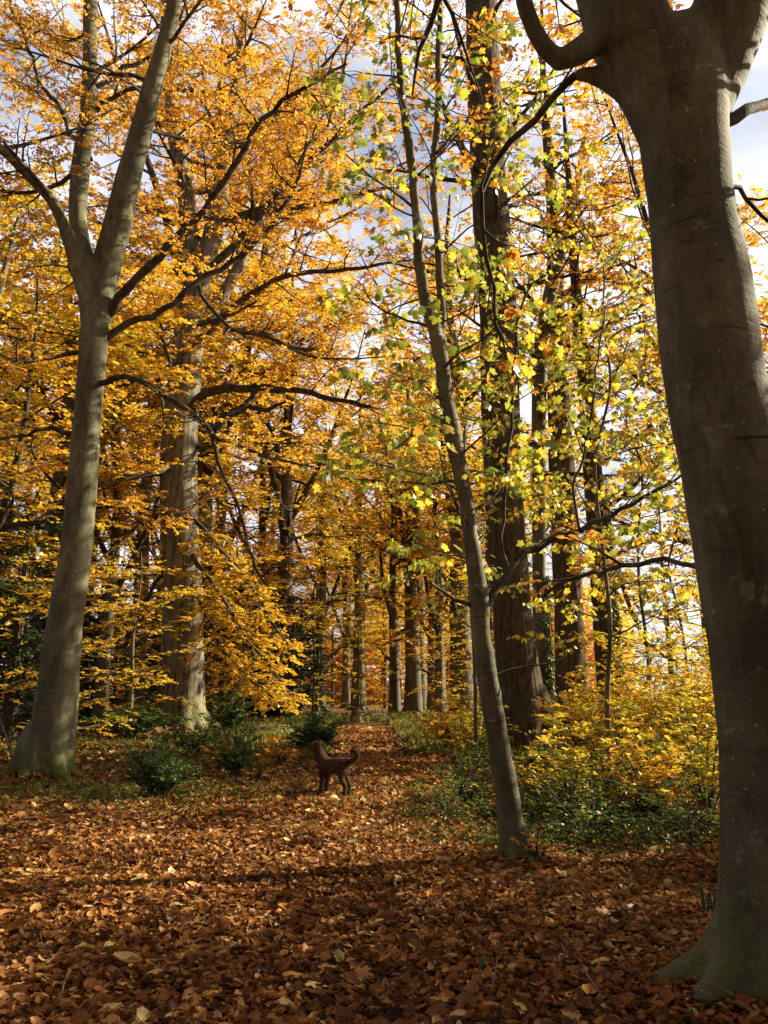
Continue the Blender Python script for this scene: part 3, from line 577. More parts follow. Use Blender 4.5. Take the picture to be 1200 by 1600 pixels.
# --- rough-barked mature trees right of the path
def mature(name, label, Y, pts, bark, P, nl, Lr, voxel, extra=(), rootn=6, cat='tree', t_lo=.35, leafT=T_far, zlo=None, group=None, ztop=None):
    base = Vector((xat(pts[0][0], Y), Y, 0)); T = Tree(base); a0 = px_line(pts, Y); a, r = spline(*a0, .4); T.main.append((a, r, 20))
    if rootn: roots(T, base, a0[1][0] * .95, rootn, 1.5, a0[1][0] * 2, .3, -.15)
    for e, dy in extra:
        b_, rb = px_line(e, Y, dy); b_, rb = spline(b_, rb, .3); T.tube(b_, rb, 8); sprout(T, b_, rb, 0, P, .3)
    for i in range(nl):
        k = min(int(len(a) * (t_lo + (.98 - t_lo) * (i + .5) / nl)), len(a) - 2); az = i * 2.4; Lq = U(*Lr) * (1 - .3 * i / nl)
        d = Vector((math.cos(az), math.sin(az), U(.05, .6))); c = wander(a[k], d, Lq, 8, .1, .01); rr = [min(r[k] * .4, .1) * (1 - .85 * j / 8) for j in range(9)]
        T.tube(c, rr, 6); sprout(T, c, rr, 0, P, .2)
    root = empty(name, base, label, cat, group)
    T.build_trunk('trunk', bark, root, voxel, 3, .03); T.build_tubes('branches', M['twig_dark'], root); T.build_leaves('crown', M['leaf_beech'], root, leafT())
    print(name, len(T.lv)); return root
Y4 = gy(1172)
mature('oak_tree', 'thick dark trunk with furrowed bark directly behind the slim young maple', Y4,
       [(822, 1180, 92), (818, 1120, 80), (812, 1060, 70), (804, 1000, 64), (796, 900, 60), (786, 760, 60), (782, 640, 60), (779, 500, 60), (768, 350, 56), (760, 220, 54), (755, 100, 52), (752, 0, 50), (750, -150, 42), (752, -300, 25), (755, -420, 10)],
       M['oak'], PP(len=[2.0, .9, .4], sp=[.5, .34, .2], nl=6, ls=.105, tone=.33, tsp=.1, r=[.035, .012, .005]), 24, (3.0, 5.0), .045,
       extra=[([(762, 280, 14), (730, 245, 12), (708, 200, 11), (690, 160, 8), (670, 110, 5)], [0, -.8, -1.4, -2, -2.6]), ([(775, 470, 10), (735, 440, 8), (700, 420, 6), (660, 410, 3)], [0, -.7, -1.2, -1.8])])
P5 = PP(len=[2.0, .9, .4], sp=[.55, .36, .22], nl=6, ls=.11, tone=.55, tsp=.16, r=[.03, .012, .005])
mature('oak_tree', 'dark straight trunk second behind the maple, yellow shrubs round its foot', 27.0, [(893, 1140, 56), (892, 1060, 50), (889, 960, 46), (884, 860, 44), (878, 740, 42), (872, 600, 33), (868, 450, 26), (862, 300, 19), (850, 150, 12), (846, 0, 5)], M['oak'], P5, 18, (3, 5.5), .05)
mature('lime_tree', 'dark trunk with ivy on its right side, furthest right of the furrowed trunks', 23.0, [(958, 1150, 40), (950, 1060, 36), (943, 960, 35), (936, 860, 33), (926, 740, 30), (914, 600, 22), (900, 450, 16), (890, 300, 11), (880, 160, 5)], M['oak'], PP(**{**P5, 'tone': .72}), 16, (2.5, 4.5), .04,
       extra=[([(965, 890, 8), (985, 950, 7), (1010, 1000, 6), (1050, 1032, 5), (1100, 1036, 4), (1140, 1030, 3)], [0, -.5, -1, -1.5, -2, -2.4]), ([(940, 800, 8), (990, 760, 7), (1040, 700, 5), (1090, 660, 3)], [0, -.5, -1, -1.5])])
mature('beech_tree', 'slender pale trunk rising close beside the right edge of the thick dark trunk', 24.5, [(852, 1150, 26), (848, 1060, 22), (843, 960, 22), (842, 860, 21), (842, 760, 21), (842, 640, 23), (846, 540, 25), (862, 450, 22), (880, 380, 18), (900, 300, 12), (915, 200, 6)], M['beech'], PP(**{**P5, 'tone': .5}), 14, (2.5, 4.5), .035)
# second young maple, farther right, filling the gap before the big beech
def young_maple(px, Y, H, label, tone, nb, seed):
    base = Vector((xat(px, Y), Y, 0)); T = Tree(base); pts = [base + Vector((U(-.05, .05) * i, U(-.1, .1) * i, H * i / 8)) for i in range(9)]; rad = [.045 * (1 - .8 * i / 8) for i in range(9)]
    a, r = spline(pts, rad, .2); T.main.append((a, r, 12))
    for i in range(nb):
        k = int(len(a) * (.22 + .75 * (i + .5) / nb)); az = i * 2.4 + seed; d = Vector((math.cos(az), math.sin(az), U(.1, .6))); Lq = U(1.3, 2.6)
        c = wander(a[k], d, Lq, 7, .12, -.01); rr = [.016 * (1 - .8 * j / 7) for j in range(8)]; T.tube(c, rr, 5); sprout(T, c, rr, 0, PP(**{**P3, 'tone': tone, 'sp': [.28, .16], 'clip': None}), .15)
    root = empty('young_maple', base, label, 'tree'); T.build_trunk('trunk', M['maple_bark'], root, None); T.build_tubes('branches', M['twig'], root); T.build_leaves('crown', M['leaf_maple'], root, T_maple()); print('ymaple', len(T.lv))
young_maple(950, 13.0, 10.5, 'thin straight young maple with bright yellow green leaves left of the huge beech', .68, 30, 0)
young_maple(1010, 17.0, 10, 'taller thin maple with yellowing crown seen beside the ivy trunk', .74, 26, 1)
young_maple(1075, 19.0, 9, 'thin maple with yellow crown touching the left edge of the huge beech', .7, 26, 3)
young_maple(741, 16.5, 12, 'thin maple behind the twin stems of the crooked maple', .6, 22, 2)

# ================================================================ BACKGROUND TREES
def children(o): return [c for c in bpy.data.objects if c.parent == o]
def proto_tree(name, H, R, crown0, seed, tone, spread, nl=26, ls=.16, bark='beech_bg', leafm='leaf_beech', tmpl=T_far, P=None, el=(.0, .6), trop=.01):
    T = Tree((0, 0, 0)); n = 9; pts = [Vector((math.sin(i * .9 + seed) * .03 * H * i / n * .4, math.cos(i * 1.1 + seed) * .03 * H * i / n * .4, H * i / n - .1)) for i in range(n + 1)]
    rad = [R * (1.25 if i == 0 else 1) * (1 - .88 * (i / n) ** 1.2) for i in range(n + 1)]
    a, r = spline(pts, rad, .5); T.main.append((a, r, 14)); roots(T, Vector((0, 0, 0)), R, 6, 1.6, R * 2, seed, -.15)
    P = P or PP(len=[2.2, 1.0], sp=[.42, .24], r=[.03, .012], n=[4, 3], sd=[4, 3], nl=10, ls=ls, tone=tone, tsp=.1, vm=[.05, 0], vs=[.3, .18], trop=[.0, -.02])
    axes = [(a, r)]
    if H > 12:
        for q in range(3):
            az = seed + q * 2.1; k = int(len(a) * (.3 + .1 * q)); d = Vector((math.cos(az), math.sin(az), 1.7)); c = wander(a[k], d, H * .52, 10, .05, .06); rr = [r[k] * .6 * (1 - .85 * j / 10) for j in range(11)]; T.tube(c, rr, 7); axes.append((c, rr))
    for i in range(nl):
        a, r = axes[i % len(axes)]
        f = (i + .5) / nl; z0 = crown0 / H if i % len(axes) == 0 else .12; k = min(int(len(a) * (z0 + (.97 - z0) * f)), len(a) - 2); az = i * 2.4 + seed
        sh = math.sin(math.pi * (.18 + .78 * f)) ** .6; Lq = spread * sh * U(.75, 1.15)
        d = Vector((math.cos(az), math.sin(az), U(*el) + .5 * f * el[1])); c = wander(a[k], d, Lq, 8, .09, trop); rr = [min(r[k] * .45, .12) * (1 - .85 * j / 8) for j in range(9)]
        T.tube(c, rr, 5); sprout(T, c, rr, 0, P, .15)
    root = empty(name, (0, 0, 0), '', 'tree'); T.build_trunk('trunk', M[bark], root, None); T.build_tubes('branches', M['twig_dark'], root); T.build_leaves('crown', M[leafm], root, tmpl())
    print('proto', name, len(T.lv)); return root
used = set()
def place(proto, x, y, sc, rz, label, group=None, cat=None):
    if proto.name in used:
        o = proto.copy(); C.objects.link(o)
        for ch in children(proto): c = ch.copy(); C.objects.link(c); c.parent = o
    else: o = proto; used.add(proto.name)
    o.location = (x, y, float(gz(x, y)) - .02); o.scale = (sc, sc, sc * U(.95, 1.08)); o.rotation_euler = (0, 0, rz); o['label'] = label
    if group: o['group'] = group
    elif 'group' in o: del o['group']
    if cat: o['category'] = cat
    return o
pA = proto_tree('beech_tree', 20, .42, 3.4, 1, .57, 5.2, 34); pB = proto_tree('beech_tree', 18, .34, 2.8, 2, .70, 4.6, 32); pC = proto_tree('beech_tree', 22, .5, 4.5, 3, .50, 5.6, 36)
pD = proto_tree('young_beech', 8, .11, 1.0, 4, .72, 3.0, 20, ls=.11, P=PP(len=[1.2, .6], sp=[.28, .2], r=[.012, .006], n=[4, 3], sd=[4, 3], nl=8, ls=.11, tone=.72, tsp=.1, vm=[0, 0], vs=[.15, .1], trop=[-.02, -.03]), el=(-.1, .35), trop=-.01)
PY_ = PP(len=[1.3, .7], sp=[.3, .17], r=[.02, .008], n=[4, 3], sd=[4, 3], nl=13, ls=.14, tone=.3, tsp=.2, vm=[-.1, -.1], vs=[.2, .2], trop=[-.03, -.04], flat=.6)
pE = proto_tree('yew_tree', 9, .3, .4, 5, .4, 3.0, 34, bark='oak', leafm='leaf_green', tmpl=T_far, P=PY_, el=(-.1, .4), trop=-.01)
ANCH = [(0, 'the left edge of view'), (100, 'the forked leaning beech'), (165, 'the thin lit trunk'), (284, 'the massive beech'), (400, 'the golden low bough'), (500, 'the dog'), (572, 'the fallen log'), (680, 'the far pair of trunks'), (727, 'the whitish trunk'), (800, 'the thick dark trunk'), (893, 'the second dark trunk'), (950, 'the ivied trunk'), (1160, 'the huge beech')]
labs = {}
def where(x, y, what):
    px = 600 + x / y * FPX * .977; a = min(ANCH, key=lambda q: abs(q[0] - px)); rel = 'behind' if abs(a[0] - px) < 22 else 'left of' if px < a[0] else 'right of'
    dist = 'near' if y < 32 else 'middle distance' if y < 48 else 'far' if y < 66 else 'farthest'
    l = f'{dist} {what} {rel} {a[1]}'; n_ = labs.get(l, 0); labs[l] = n_ + 1
    return l if n_ == 0 else l.replace(what, ('taller', 'darker', 'bushier')[min(n_, 3) - 1] + ' ' + what)
def bx(px, Y): return xat(px, Y)
# distinct far trunks
place(pB, bx(616, 50), 50, 1.0, .4, 'grey leaning trunk at the far end of the path, leftmost of the far group')
place(pC, bx(645, 49), 49, 1.0, 1.4, 'broad dark trunk just right of the path at its far end')
place(pA, bx(675, 52), 52, .75, 2.4, 'thin dark trunk in the far pair right of the broad dark one')
place(pA, bx(687, 50), 50, .8, 3.1, 'slightly thicker trunk of the far pair, on its right side')
place(pB, bx(160, 31), 31, .85, 5.0, 'thin trunk standing between the leaning forked beech and the massive beech', )
place(pA, bx(347, 41), 41, .5, .3, 'thin bare trunk behind the golden drooping bough, left of two')
place(pA, bx(360, 42), 42, .5, 1.9, 'thin bare trunk behind the golden drooping bough, right of two')
pP = proto_tree('beech_tree', 20, .55, 5.0, 6, .55, 5.0, 16, bark='beech_pale'); place(pP, bx(727, 48), 48, 1, 0, 'whitish smooth trunk catching the sun at the far end beside the maple')
for (x, y, sc, pr) in [(bx(-60, 24), 24, 1.0, pB), (bx(60, 30), 30, 1.1, pA), (bx(210, 38), 38, 1.25, pB), (bx(400, 46), 46, 1.1, pB), (bx(120, 44), 44, 1.4, pA), (bx(500, 58), 58, 1.1, pB), (bx(330, 60), 60, 1.3, pC),
                       (bx(540, 66), 66, 1.0, pB), (bx(850, 46), 46, 1.0, pB), (bx(770, 38), 38, .9, pB), (bx(560, 74), 74, 1.2, pA), (bx(620, 80), 80, 1.1, pC), (bx(690, 72), 72, 1.1, pB),
                       (bx(-20, 52), 52, 1.4, pC), (bx(240, 70), 70, 1.5, pB), (bx(420, 78), 78, 1.3, pA), (bx(20, 75), 75, 1.6, pB), (bx(1290, 24), 24, .8, pB), (bx(600, 100), 100, 1.2, pB), (bx(500, 96), 96, 1.2, pC), (bx(700, 98), 98, 1.2, pA), (bx(-180, 34), 34, 1.2, pC), (bx(-330, 18), 18, 1, pB), (bx(560, 60), 60, 1.5, pB), (bx(655, 62), 62, 1.6, pB), (bx(440, 40), 40, 1.35, pB), (bx(1150, 23), 23, .95, pA), (bx(722, 44), 44, 1.5, pA), (bx(296, 42), 42, 1.8, pC)]:
    place(pr, x, y, sc, U(0, 6), where(x, y, {pA.name: 'golden brown beech', pB.name: 'yellow leaved beech', pC.name: 'rust orange beech'}[pr.name]), {pA.name: 'golden brown background beeches', pB.name: 'yellow background beeches', pC.name: 'rust orange background beeches'}[pr.name])
# beyond the right edge: the trees that shade the clearing
for (x, y, sc, pr) in [(6.8, 7.0, .8, pD), (8.6, 5.4, .8, pD), (10, 9.3, .95, pD), (10.6, 7.2, .95, pD), (12.6, 10.4, 1.1, pD), (12.6, 7.6, 1.0, pD), (6.6, 4.6, .8, pD), (8.4, 8.4, .85, pD), (15, 12.0, 1.2, pD), (14.5, 6.5, 1.1, pD), (27, 13, .9, pB), (31, 20, .85, pA), (24, 8.5, .9, pC)]:
    place(pr, x, y, sc, U(0, 6), 'beech at the wood edge beyond the huge smooth trunk on the right', 'wood edge trees outside the right of view')
# woodland behind and beside the camera
for (x, y, sc, pr) in [(-6, -5, .9, pA), (1, -9, 1.0, pB), (8, -6, .9, pC), (-15, 1, .9, pB), (-14, -5, 1, pC), (13, -11, 1, pA), (-5, -14, 1.1, pB), (5, -17, 1.1, pC), (-19, 8, 1, pA), (-24, -2, 1.1, pB), (-13, -15, 1.1, pA), (20, -8, 1, pB)]:
    place(pr, x, y, sc, U(0, 6), 'beech of the wood standing behind the viewer', 'wood behind the viewer')
# young beeches with layered low foliage
for (px, y, sc) in [(205, 26, .8), (120, 22, .7), (30, 27, .9), (250, 34, .9), (560, 45, .8), (470, 52, 1.0), (690, 40, .6), (760, 33, .6), (330, 38, 1.1), (380, 33, .6), (160, 36, 1.2), (520, 70, 1.3), (450, 64, 1.3), (820, 48, 1.1), (880, 40, 1.0), (1050, 29, 1.15), (1110, 34, 1.2), (-20, 36, 1.1), (610, 58, .9), (390, 56, 1.0)]:
    place(pD, bx(px, y), y, sc, U(0, 6), where(bx(px, y), y, 'young golden beech'), 'young understorey beeches')
for (px, y, sc) in [(400, 40, .8), (455, 39, .7), (350, 48, .9), (90, 36, 1.0), (20, 26, .8), (240, 46, .9), (430, 52, 1.0), (150, 44, .9), (-60, 30, 1.0)]:
    place(pE, bx(px, y), y, sc, U(0, 6), where(bx(px, y), y, 'dark evergreen yew'), 'dark evergreens in the background')
# the wood far behind, one mass of foliage and stems
def far_wood():
    n = 90000; ang = NR.uniform(-.62, .30, n); R0 = NR.uniform(88, 125, n); cx = np.sin(ang) * R0; cy = np.cos(ang) * R0
    top = 13 + 3 * np.sin(ang * 23) + 2 * np.sin(ang * 57 + 1) + 1.5 * np.sin(ang * 131); z = NR.random(n) ** 1.1 * top
    N = np.stack([NR.normal(0, .5, n), NR.normal(0, .5, n), np.ones(n)], 1); a = NR.uniform(0, 6.28, n)
    tone = .45 + .2 * np.sin(ang * 41 + z * .2) + NR.normal(0, .1, n)
    me = leaf_mesh('distant_woodland', np.stack([cx, cy, z], 1), np.stack([np.cos(a), np.sin(a), NR.normal(0, .3, n)], 1), N, NR.uniform(.4, .8, n), np.clip(tone, 0, 1), T_far())
    tag(link('distant_woodland', me, M['leaf_beech']), 'far mass of golden woodland closing the view behind the trees', 'woodland', kind='stuff')
far_wood()
# thin dark poles of the far wood
def pole_tree():
    T = Tree((0, 0, 0)); a, r = spline([Vector((0, 0, -.1)), Vector((.05, 0, 3)), Vector((-.05, .1, 7)), Vector((.1, 0, 12))], [.12, .1, .07, .02], .8); T.main.append((a, r, 8))
    P = PP(len=[.9], sp=[.4], r=[.01], n=[3], sd=[3], nl=6, ls=.14, tone=.4, tsp=.15, vm=[.05], vs=[.2], trop=[0])
    for i in range(16):
        k = int(len(a) * (.35 + .6 * i / 16)); az = i * 2.4; c = wander(a[k], Vector((math.cos(az), math.sin(az), .3)), U(1, 2), 4, .1, .02); rr = [.02, .016, .012, .008, .004]; T.tube(c, rr, 4); sprout(T, c, rr, 0, P, .2)
    root = empty('slender_tree', (0, 0, 0), '', 'tree'); T.build_trunk('trunk', M['oak'], root, None); T.build_tubes('branches', M['twig_dark'], root); T.build_leaves('crown', M['leaf_beech'], root, T_far()); return root
pF = pole_tree()
for i in range(22):
    y = U(56, 88); px = U(380, 760) if i % 4 else U(0, 300)
    if abs(px - 560) < 12: px += 30
    place(pF, bx(px, y), y, U(.9, 1.3), U(0, 6), 'slender dark trunk far off in the shaded wood', 'slender far trunks')

# ================================================================ SHRUBS AND GROUND PLANTS
def shrub(name, label, px, Y, H, Wd, P, leafm, tmpl, ns=9, up=.9, group=None, twig='twig', x=None):
    base = Vector((bx(px, Y) if x is None else x, Y, 0)); base.z = float(gz(base.x, Y)) - .02; T = Tree(base)
    for i in range(ns):
        az = i * 2.4 + U(0, 1); rr_ = math.sqrt((i + .5) / ns); top = base + Vector((math.cos(az) * Wd / 2 * rr_, math.sin(az) * Wd / 2 * rr_, H * (U(.5, 1.3) if 'bramble' in name else U(.5, 1.15) if 'yew' in name else U(.7, 1.0)) * (1 - .45 * rr_ ** 2)))
        mid = base.lerp(top, .5) + Vector((0, 0, H * .12)) * up; pts = [base + Vector((math.cos(az) * .04, math.sin(az) * .04, 0)), mid, top]
        a, r = spline(pts, [.012 + H * .003, .009, .003], max(.1, H / 8)); T.tube(a, r, 5); sprout(T, a, r, 0, P, .12)
    root = empty(name, base, label, 'shrub', group); T.build_tubes('stems', M[twig], root); T.build_leaves('foliage', M[leafm], root, tmpl()); return len(T.lv)
Pyew = PP(len=[.42, .2], sp=[.07, .05], r=[.006, .003], n=[3, 2], sd=[3, 3], nl=10, ls=.045, tone=.7, tsp=.18, vm=[.1, 0], vs=[.3, .2], trop=[.0, -.03], ang=(30, 55), flat=.7)
shrub('yew_shrub', 'feathery dark green yew shrub on the leaf litter right of the forked leaning beech', 258, gy(1248), .92, 1.15, Pyew, 'leaf_green', T_oval, 16)
shrub('yew_shrub', 'spreading green yew shrub directly behind the head of the dog', 495, gy(1178), .95, 1.3, PP(**{**Pyew, 'len': [.6, .3], 'sp': [.1, .07], 'ls': .07}), 'leaf_green', T_oval, 18)
shrub('yew_shrub', 'tall loose green shrub left of the dog below the massive beech', 372, gy(1215), 1.0, 1.2, PP(**{**Pyew, 'ls': .05, 'sp': [.1, .06]}), 'leaf_green', T_oval, 12)
shrub('yew_shrub', 'low green shrub at the foot of the massive beech trunk', 312, gy(1182), .8, 1.9, PP(**{**Pyew, 'len': [.55, .28], 'ls': .06, 'sp': [.12, .07]}), 'leaf_green', T_oval, 14)
shrub('yew_shrub', 'bluish green shrub right of the massive beech roots', 362, 27, 1.4, 1.6, PP(**{**Pyew, 'len': [.6, .3], 'ls': .08, 'sp': [.13, .09]}), 'leaf_green', T_oval, 12)
shrub('holly_shrub', 'green bushy shrub between the thin trunk and the massive beech', 210, 26, 1.3, 3.0, PP(**{**Pyew, 'len': [.7, .35], 'ls': .09, 'sp': [.16, .1]}), 'leaf_green', T_oval, 14)
Pby = PP(len=[.7, .35], sp=[.16, .1], r=[.007, .003], n=[3, 2], sd=[4, 3], nl=7, ls=.075, tone=.62, tsp=.12, vm=[0, 0], vs=[.22, .15], trop=[-.01, -.02])
k = 0
for (px, Y, H, Wd, tone, nm, lab) in [
    (705, 21, 1.5, 2.2, .50, 'beech_sapling', 'bright orange yellow sapling bush beside the path, left of the crooked maple trunk'),
    (690, 24, 1.0, 1.5, .60, 'beech_sapling', 'low golden sapling bush at the right path edge in the distance'),
    (745, 17.5, 1.5, 1.7, .72, 'beech_sapling', 'yellow green sapling bush touching the left side of the maple trunk'),
    (930, 18, 2.4, 2.6, .52, 'beech_sapling', 'orange flecked sapling thicket before the second dark trunk'),
    (1000, 16, 2.9, 3.2, .66, 'beech_sapling', 'tall golden yellow thicket between ivy trunk and huge beech'),
    (1075, 14.5, 2.9, 2.8, .62, 'beech_sapling', 'golden thicket touching the left edge of the huge beech'),
    (940, 13, 1.6, 2.4, .68, 'beech_sapling', 'waist high yellow green saplings in front of the golden thickets'),
    (1090, 11, 1.7, 1.6, .74, 'beech_sapling', 'yellow green sapling in half shade by the huge beech trunk'),
    (835, 12.5, .7, 1.2, .66, 'beech_sapling', 'sparse yellow sapling at foot of the thick dark trunk'),
    (870, 11.4, .9, .9, .68, 'beech_sapling', 'knee high yellow sapling just right of the maple trunk'),
    (1000, 10.4, 1.2, .9, .6, 'beech_sapling', 'thin stemmed yellow sapling rising out of the dark brambles'),
    (905, 15.5, 1.7, 1.8, .74, 'beech_sapling', 'yellow green sapling a little right of the thick dark trunk'),
    (435, 17.5, .7, .8, .42, 'beech_sapling', 'small orange leaved sapling left of the dog'),
    (345, 17.0, .6, .6, .46, 'beech_sapling', 'tiny orange leaved sapling among the green shrubs'),
    (1130, 18, 3.2, 2.5, .7, 'beech_sapling', 'golden bush mostly hidden behind the huge beech trunk')]:
    shrub(nm, lab, px, Y, H, Wd, PP(**{**Pby, 'tone': tone + (.12 if px > 660 else 0), 'tsp': .15, 'sp': [.19, .11], 'len': [.4 + .12 * H, .2 + .06 * H], 'ls': .06 + .0016 * Y}), 'leaf_beech', T_beech, int(7 + 4 * H))
Pbr = PP(len=[.42, .22], sp=[.17, .09], r=[.005, .0025], n=[3, 2], sd=[4, 3], nl=5, ls=.06, tone=.58, tsp=.22, vm=[0, 0], vs=[.3, .3], trop=[-.02, -.02], flat=.5)
for (px, Y, H, Wd, lab) in [
    (880, 10.8, .65, 1.5, 'dark green bramble bush behind the maple base, left of two smaller ones'), (965, 10.2, .65, 1.5, 'glossy dark bramble bush in the shade midway to the huge beech'),
    (1050, 9.2, .7, 1.3, 'dark bramble bush nearest the huge beech trunk'), (905, 9.3, .5, 1.2, 'low trailing bramble spilling onto brown leaves right of the maple base'),
    (725, 12.2, .75, .9, 'upright green bramble between path and maple trunk'),
    (700, 10.8, .45, 1.3, 'low dark green plants at the right verge of the path'), (1010, 12, .9, 2.0, 'broad green bramble thicket below the golden saplings'),
    (790, 15.5, .6, 1.3, 'green bush between maple trunk and thick dark trunk'), (640, 19.5, .5, 1.2, 'low green plants along the right path edge'), (925, 11.6, .75, 1.6, 'green leafy bramble mixed with ferns at centre of the shaded thicket')]:
    shrub('bramble_bush', lab, px, Y, H, Wd, Pbr, 'leaf_glossy', T_oval, int(10 + 6 * H))
shrub('holly_seedling', 'small pale green seedling alone on the leaf litter near the huge beech', 962, 6.95, .16, .16, PP(**{**Pbr, 'len': [.06, .03], 'sp': [.03, .03], 'ls': .022, 'tone': .7, 'r': [.002, .001]}), 'leaf_glossy', T_oval, 7)
shrub('holly_seedling', 'spindly seedling with few leaves close to the huge beech roots', 1080, 6.3, .35, .25, PP(**{**Pbr, 'len': [.1, .06], 'sp': [.09, .05], 'ls': .03, 'r': [.002, .001]}), 'leaf_glossy', T_oval, 5)
shrub('beech_seedling', 'small beech seedling with brown orange leaves against the maple base', 825, 8.0, .42, .5, PP(**{**Pby, 'len': [.16, .1], 'sp': [.09, .07], 'ls': .055, 'tone': .35, 'nl': 4, 'r': [.003, .0015]}), 'leaf_beech', T_beech, 6)

def ground_plants():
    T = Tree((0, 0, 0))
    def patch(n, fx, fy, sz, hh, tone):
        for _ in range(n):
            x = fx(); y = fy(); z = float(gz(x, y)); m = rnd.randint(4, 8); h0 = hh * U(.3, 1); tn = tone + G(0, .15)
            for j in range(m):
                az = U(0, 6.28); d = Vector((math.cos(az), math.sin(az), U(0, .9))); T.leaf(Vector((x, y, z)) + Vector((G(0, .05), G(0, .05), h0 * U(.2, 1))), d, Z + rv(.5), sz * U(.6, 1.3), tn + G(0, .1))
    patch(2300, lambda: G(2.9, 1.15), lambda: 8.7 + G(0, .25) + abs(G(0, 3.2)), .05, .22, .42)
    patch(700, lambda: G(1.9, .75), lambda: G(10.6, 1.5), .05, .16, .45)
    patch(1000, lambda: G(-3.6, 1.5), lambda: G(12.6, 1.1), .045, .16, .55)
    patch(1100, lambda: U(-12, -1.6), lambda: U(15, 27), .08, .35, .5)
    patch(1700, lambda: U(1.4, 12), lambda: U(15, 32), .09, .35, .6)
    patch(600, lambda: G(-4.9, .8), lambda: G(13.3, .5), .05, .12, .6)
    o = T.build_leaves('undergrowth', M['leaf_glossy'], None, T_oval()); tag(o, 'low green ground plants growing through the leaf litter at the verges', 'ground plants', kind='stuff')
    n = 26000; y = NR.uniform(12, 46, n); side = NR.random(n) < .5; px_ = np.array(pathx(y)); x = px_ + np.where(side, 1, -1) * (0.95 + np.abs(NR.normal(0, 1.7, n)) + np.where(side, 0, .5)) + np.where(y > 38, NR.normal(0, 1.2, n), 0)
    keep = (y > 19); x = x[keep]; y = y[keep]; n = len(x)
    me = leaf_mesh('grass', np.stack([x, y, gz(x, y)], 1), np.stack([NR.normal(0, .35, n), NR.normal(0, .35, n), np.ones(n)], 1), np.stack([NR.normal(0, 1, n), NR.normal(0, 1, n), 0.1 * np.ones(n)], 1), NR.uniform(.12, .34, n) * (0.6 + y / 60), np.clip(NR.normal(.62, .25, n), 0, 1), T_needle())
    tag(link('grass', me, M['grass']), 'thin yellow green grass along both edges of the path', 'grass', kind='stuff')
ground_plants()

def twig_litter():
    T = Tree((0, 0, 0))
    for _ in range(420):
        y = math.sqrt(U(2.8 ** 2, 16 ** 2)); x = U(-.55, .55) * y; a = U(0, 6.28); d = Vector((math.cos(a), math.sin(a), G(0, .12))); p = Vector((x, y, float(gz(x, y)) + U(.03, .07)))
        Lq = U(.08, .4) * (1 + (rnd.random() < .12)); c = wander(p, d, Lq, 4, .16, 0); q = U(.0015, .004) * (1 + Lq); T.tube(c, [q, q, q * .9, q * .7, q * .4], 4)
        if rnd.random() < .5: e = wander(c[2], d + rv(.6), Lq * .5, 2, .1, 0); T.tube(e, [q * .7, q * .6, q * .3], 3)
    tag(T.build_tubes('twig_litter', M['deadwood'], None), 'small broken twigs strewn over the fallen leaves', 'twigs', kind='stuff')
twig_litter()
# ivy on the right furrowed trunk
def ivy(label, px0, Y, pts, n):
    base = Vector((xat(px0, Y), Y, 0)); T = Tree(base); a, r = px_line(pts, Y); a, r = spline(a, r, .25)
    for s_ in range(3):
        st = [p + Vector((r[i] * (.85 + .1 * s_), -r[i] * (.35 + .1 * s_), 0)) + rv(.03) for i, p in enumerate(a)]; T.tube(st, [.015] * len(st), 4)
    for _ in range(n):
        i = rnd.randrange(len(a) - 1); p = a[i].lerp(a[i + 1], U(0, 1)); th = G(-.35, .55); o = Vector((math.cos(th), math.sin(th), 0)); T.leaf(p + o * (r[i] + U(.02, .14)), Vector((G(0, .5), G(0, .5), -1)), o + rv(.4), U(.09, .16), U(.2, .8))
    root = empty('ivy', base, label, 'ivy'); T.build_tubes('stems', M['twig_dark'], root); T.build_leaves('foliage', M['leaf_green'], root, T_oval())
ivy('ivy climbing the right side of the furthest right dark trunk', 958, 23.0, [(958, 1150, 40), (950, 1060, 36), (943, 960, 35), (936, 860, 33), (928, 760, 30)], 1500)
ivy('ivy on the slender pale trunk beside the thick dark trunk', 852, 24.5, [(852, 1150, 26), (848, 1060, 22), (843, 960, 22), (842, 900, 21)], 900)

# fallen sticks, leaning pole, brush pile, stump and log
def stick(name, label, pts, r0, cat, tw=2, mat='deadwood'):
    P_ = [Vector(p) for p in pts]; base = P_[0].copy(); T = Tree(base); a, r = spline(P_, [r0 * (1 - .6 * i / (len(P_) - 1)) for i in range(len(P_))], .08)
    T.tube(a, r, 7)
    for i in range(tw):
        k = int(len(a) * U(.3, .9)); c = wander(a[k], (a[min(k + 1, len(a) - 1)] - a[k - 1]).normalized() + rv(.6), r0 * 22, 3, .15, 0); T.tube(c, [r[k] * .6, r[k] * .5, r[k] * .4, r[k] * .2], 5)
    me = T.build_tubes(name, M[mat], None); me.location = base; tag(me, label, cat); return me
def gp(px, py, dz=.03): y = gy(py); x = at(px, py, y)[0].x; return Vector((x, y, float(gz(x, y)) + dz))
stick('leaning_pole', 'thin dead pole leaning at the far left edge', [gp(22, 1200), at(14, 1165, gy(1200) + .2)[0], at(2, 1128, gy(1200) + .4)[0], at(-8, 1090, gy(1200) + .6)[0]], .035, 'dead pole', 0)
stick('fallen_stick', 'thin pale twig lying on shaded leaves at bottom right of centre', [gp(768, 1560, .05), gp(775, 1545, .1), gp(778, 1530, .14)], .005, 'stick', 1)
stick('fallen_stick', 'small bent twig on the sunlit leaves below the green yew shrub', [gp(240, 1330, .04), gp(262, 1318, .07), gp(275, 1300, .05)], .006, 'stick', 2)
stick('fallen_stick', 'slanting stick on leaves between the maple base and the huge beech', [gp(895, 1395, .04), gp(905, 1402, .05), gp(915, 1410, .03)], .007, 'stick', 1)
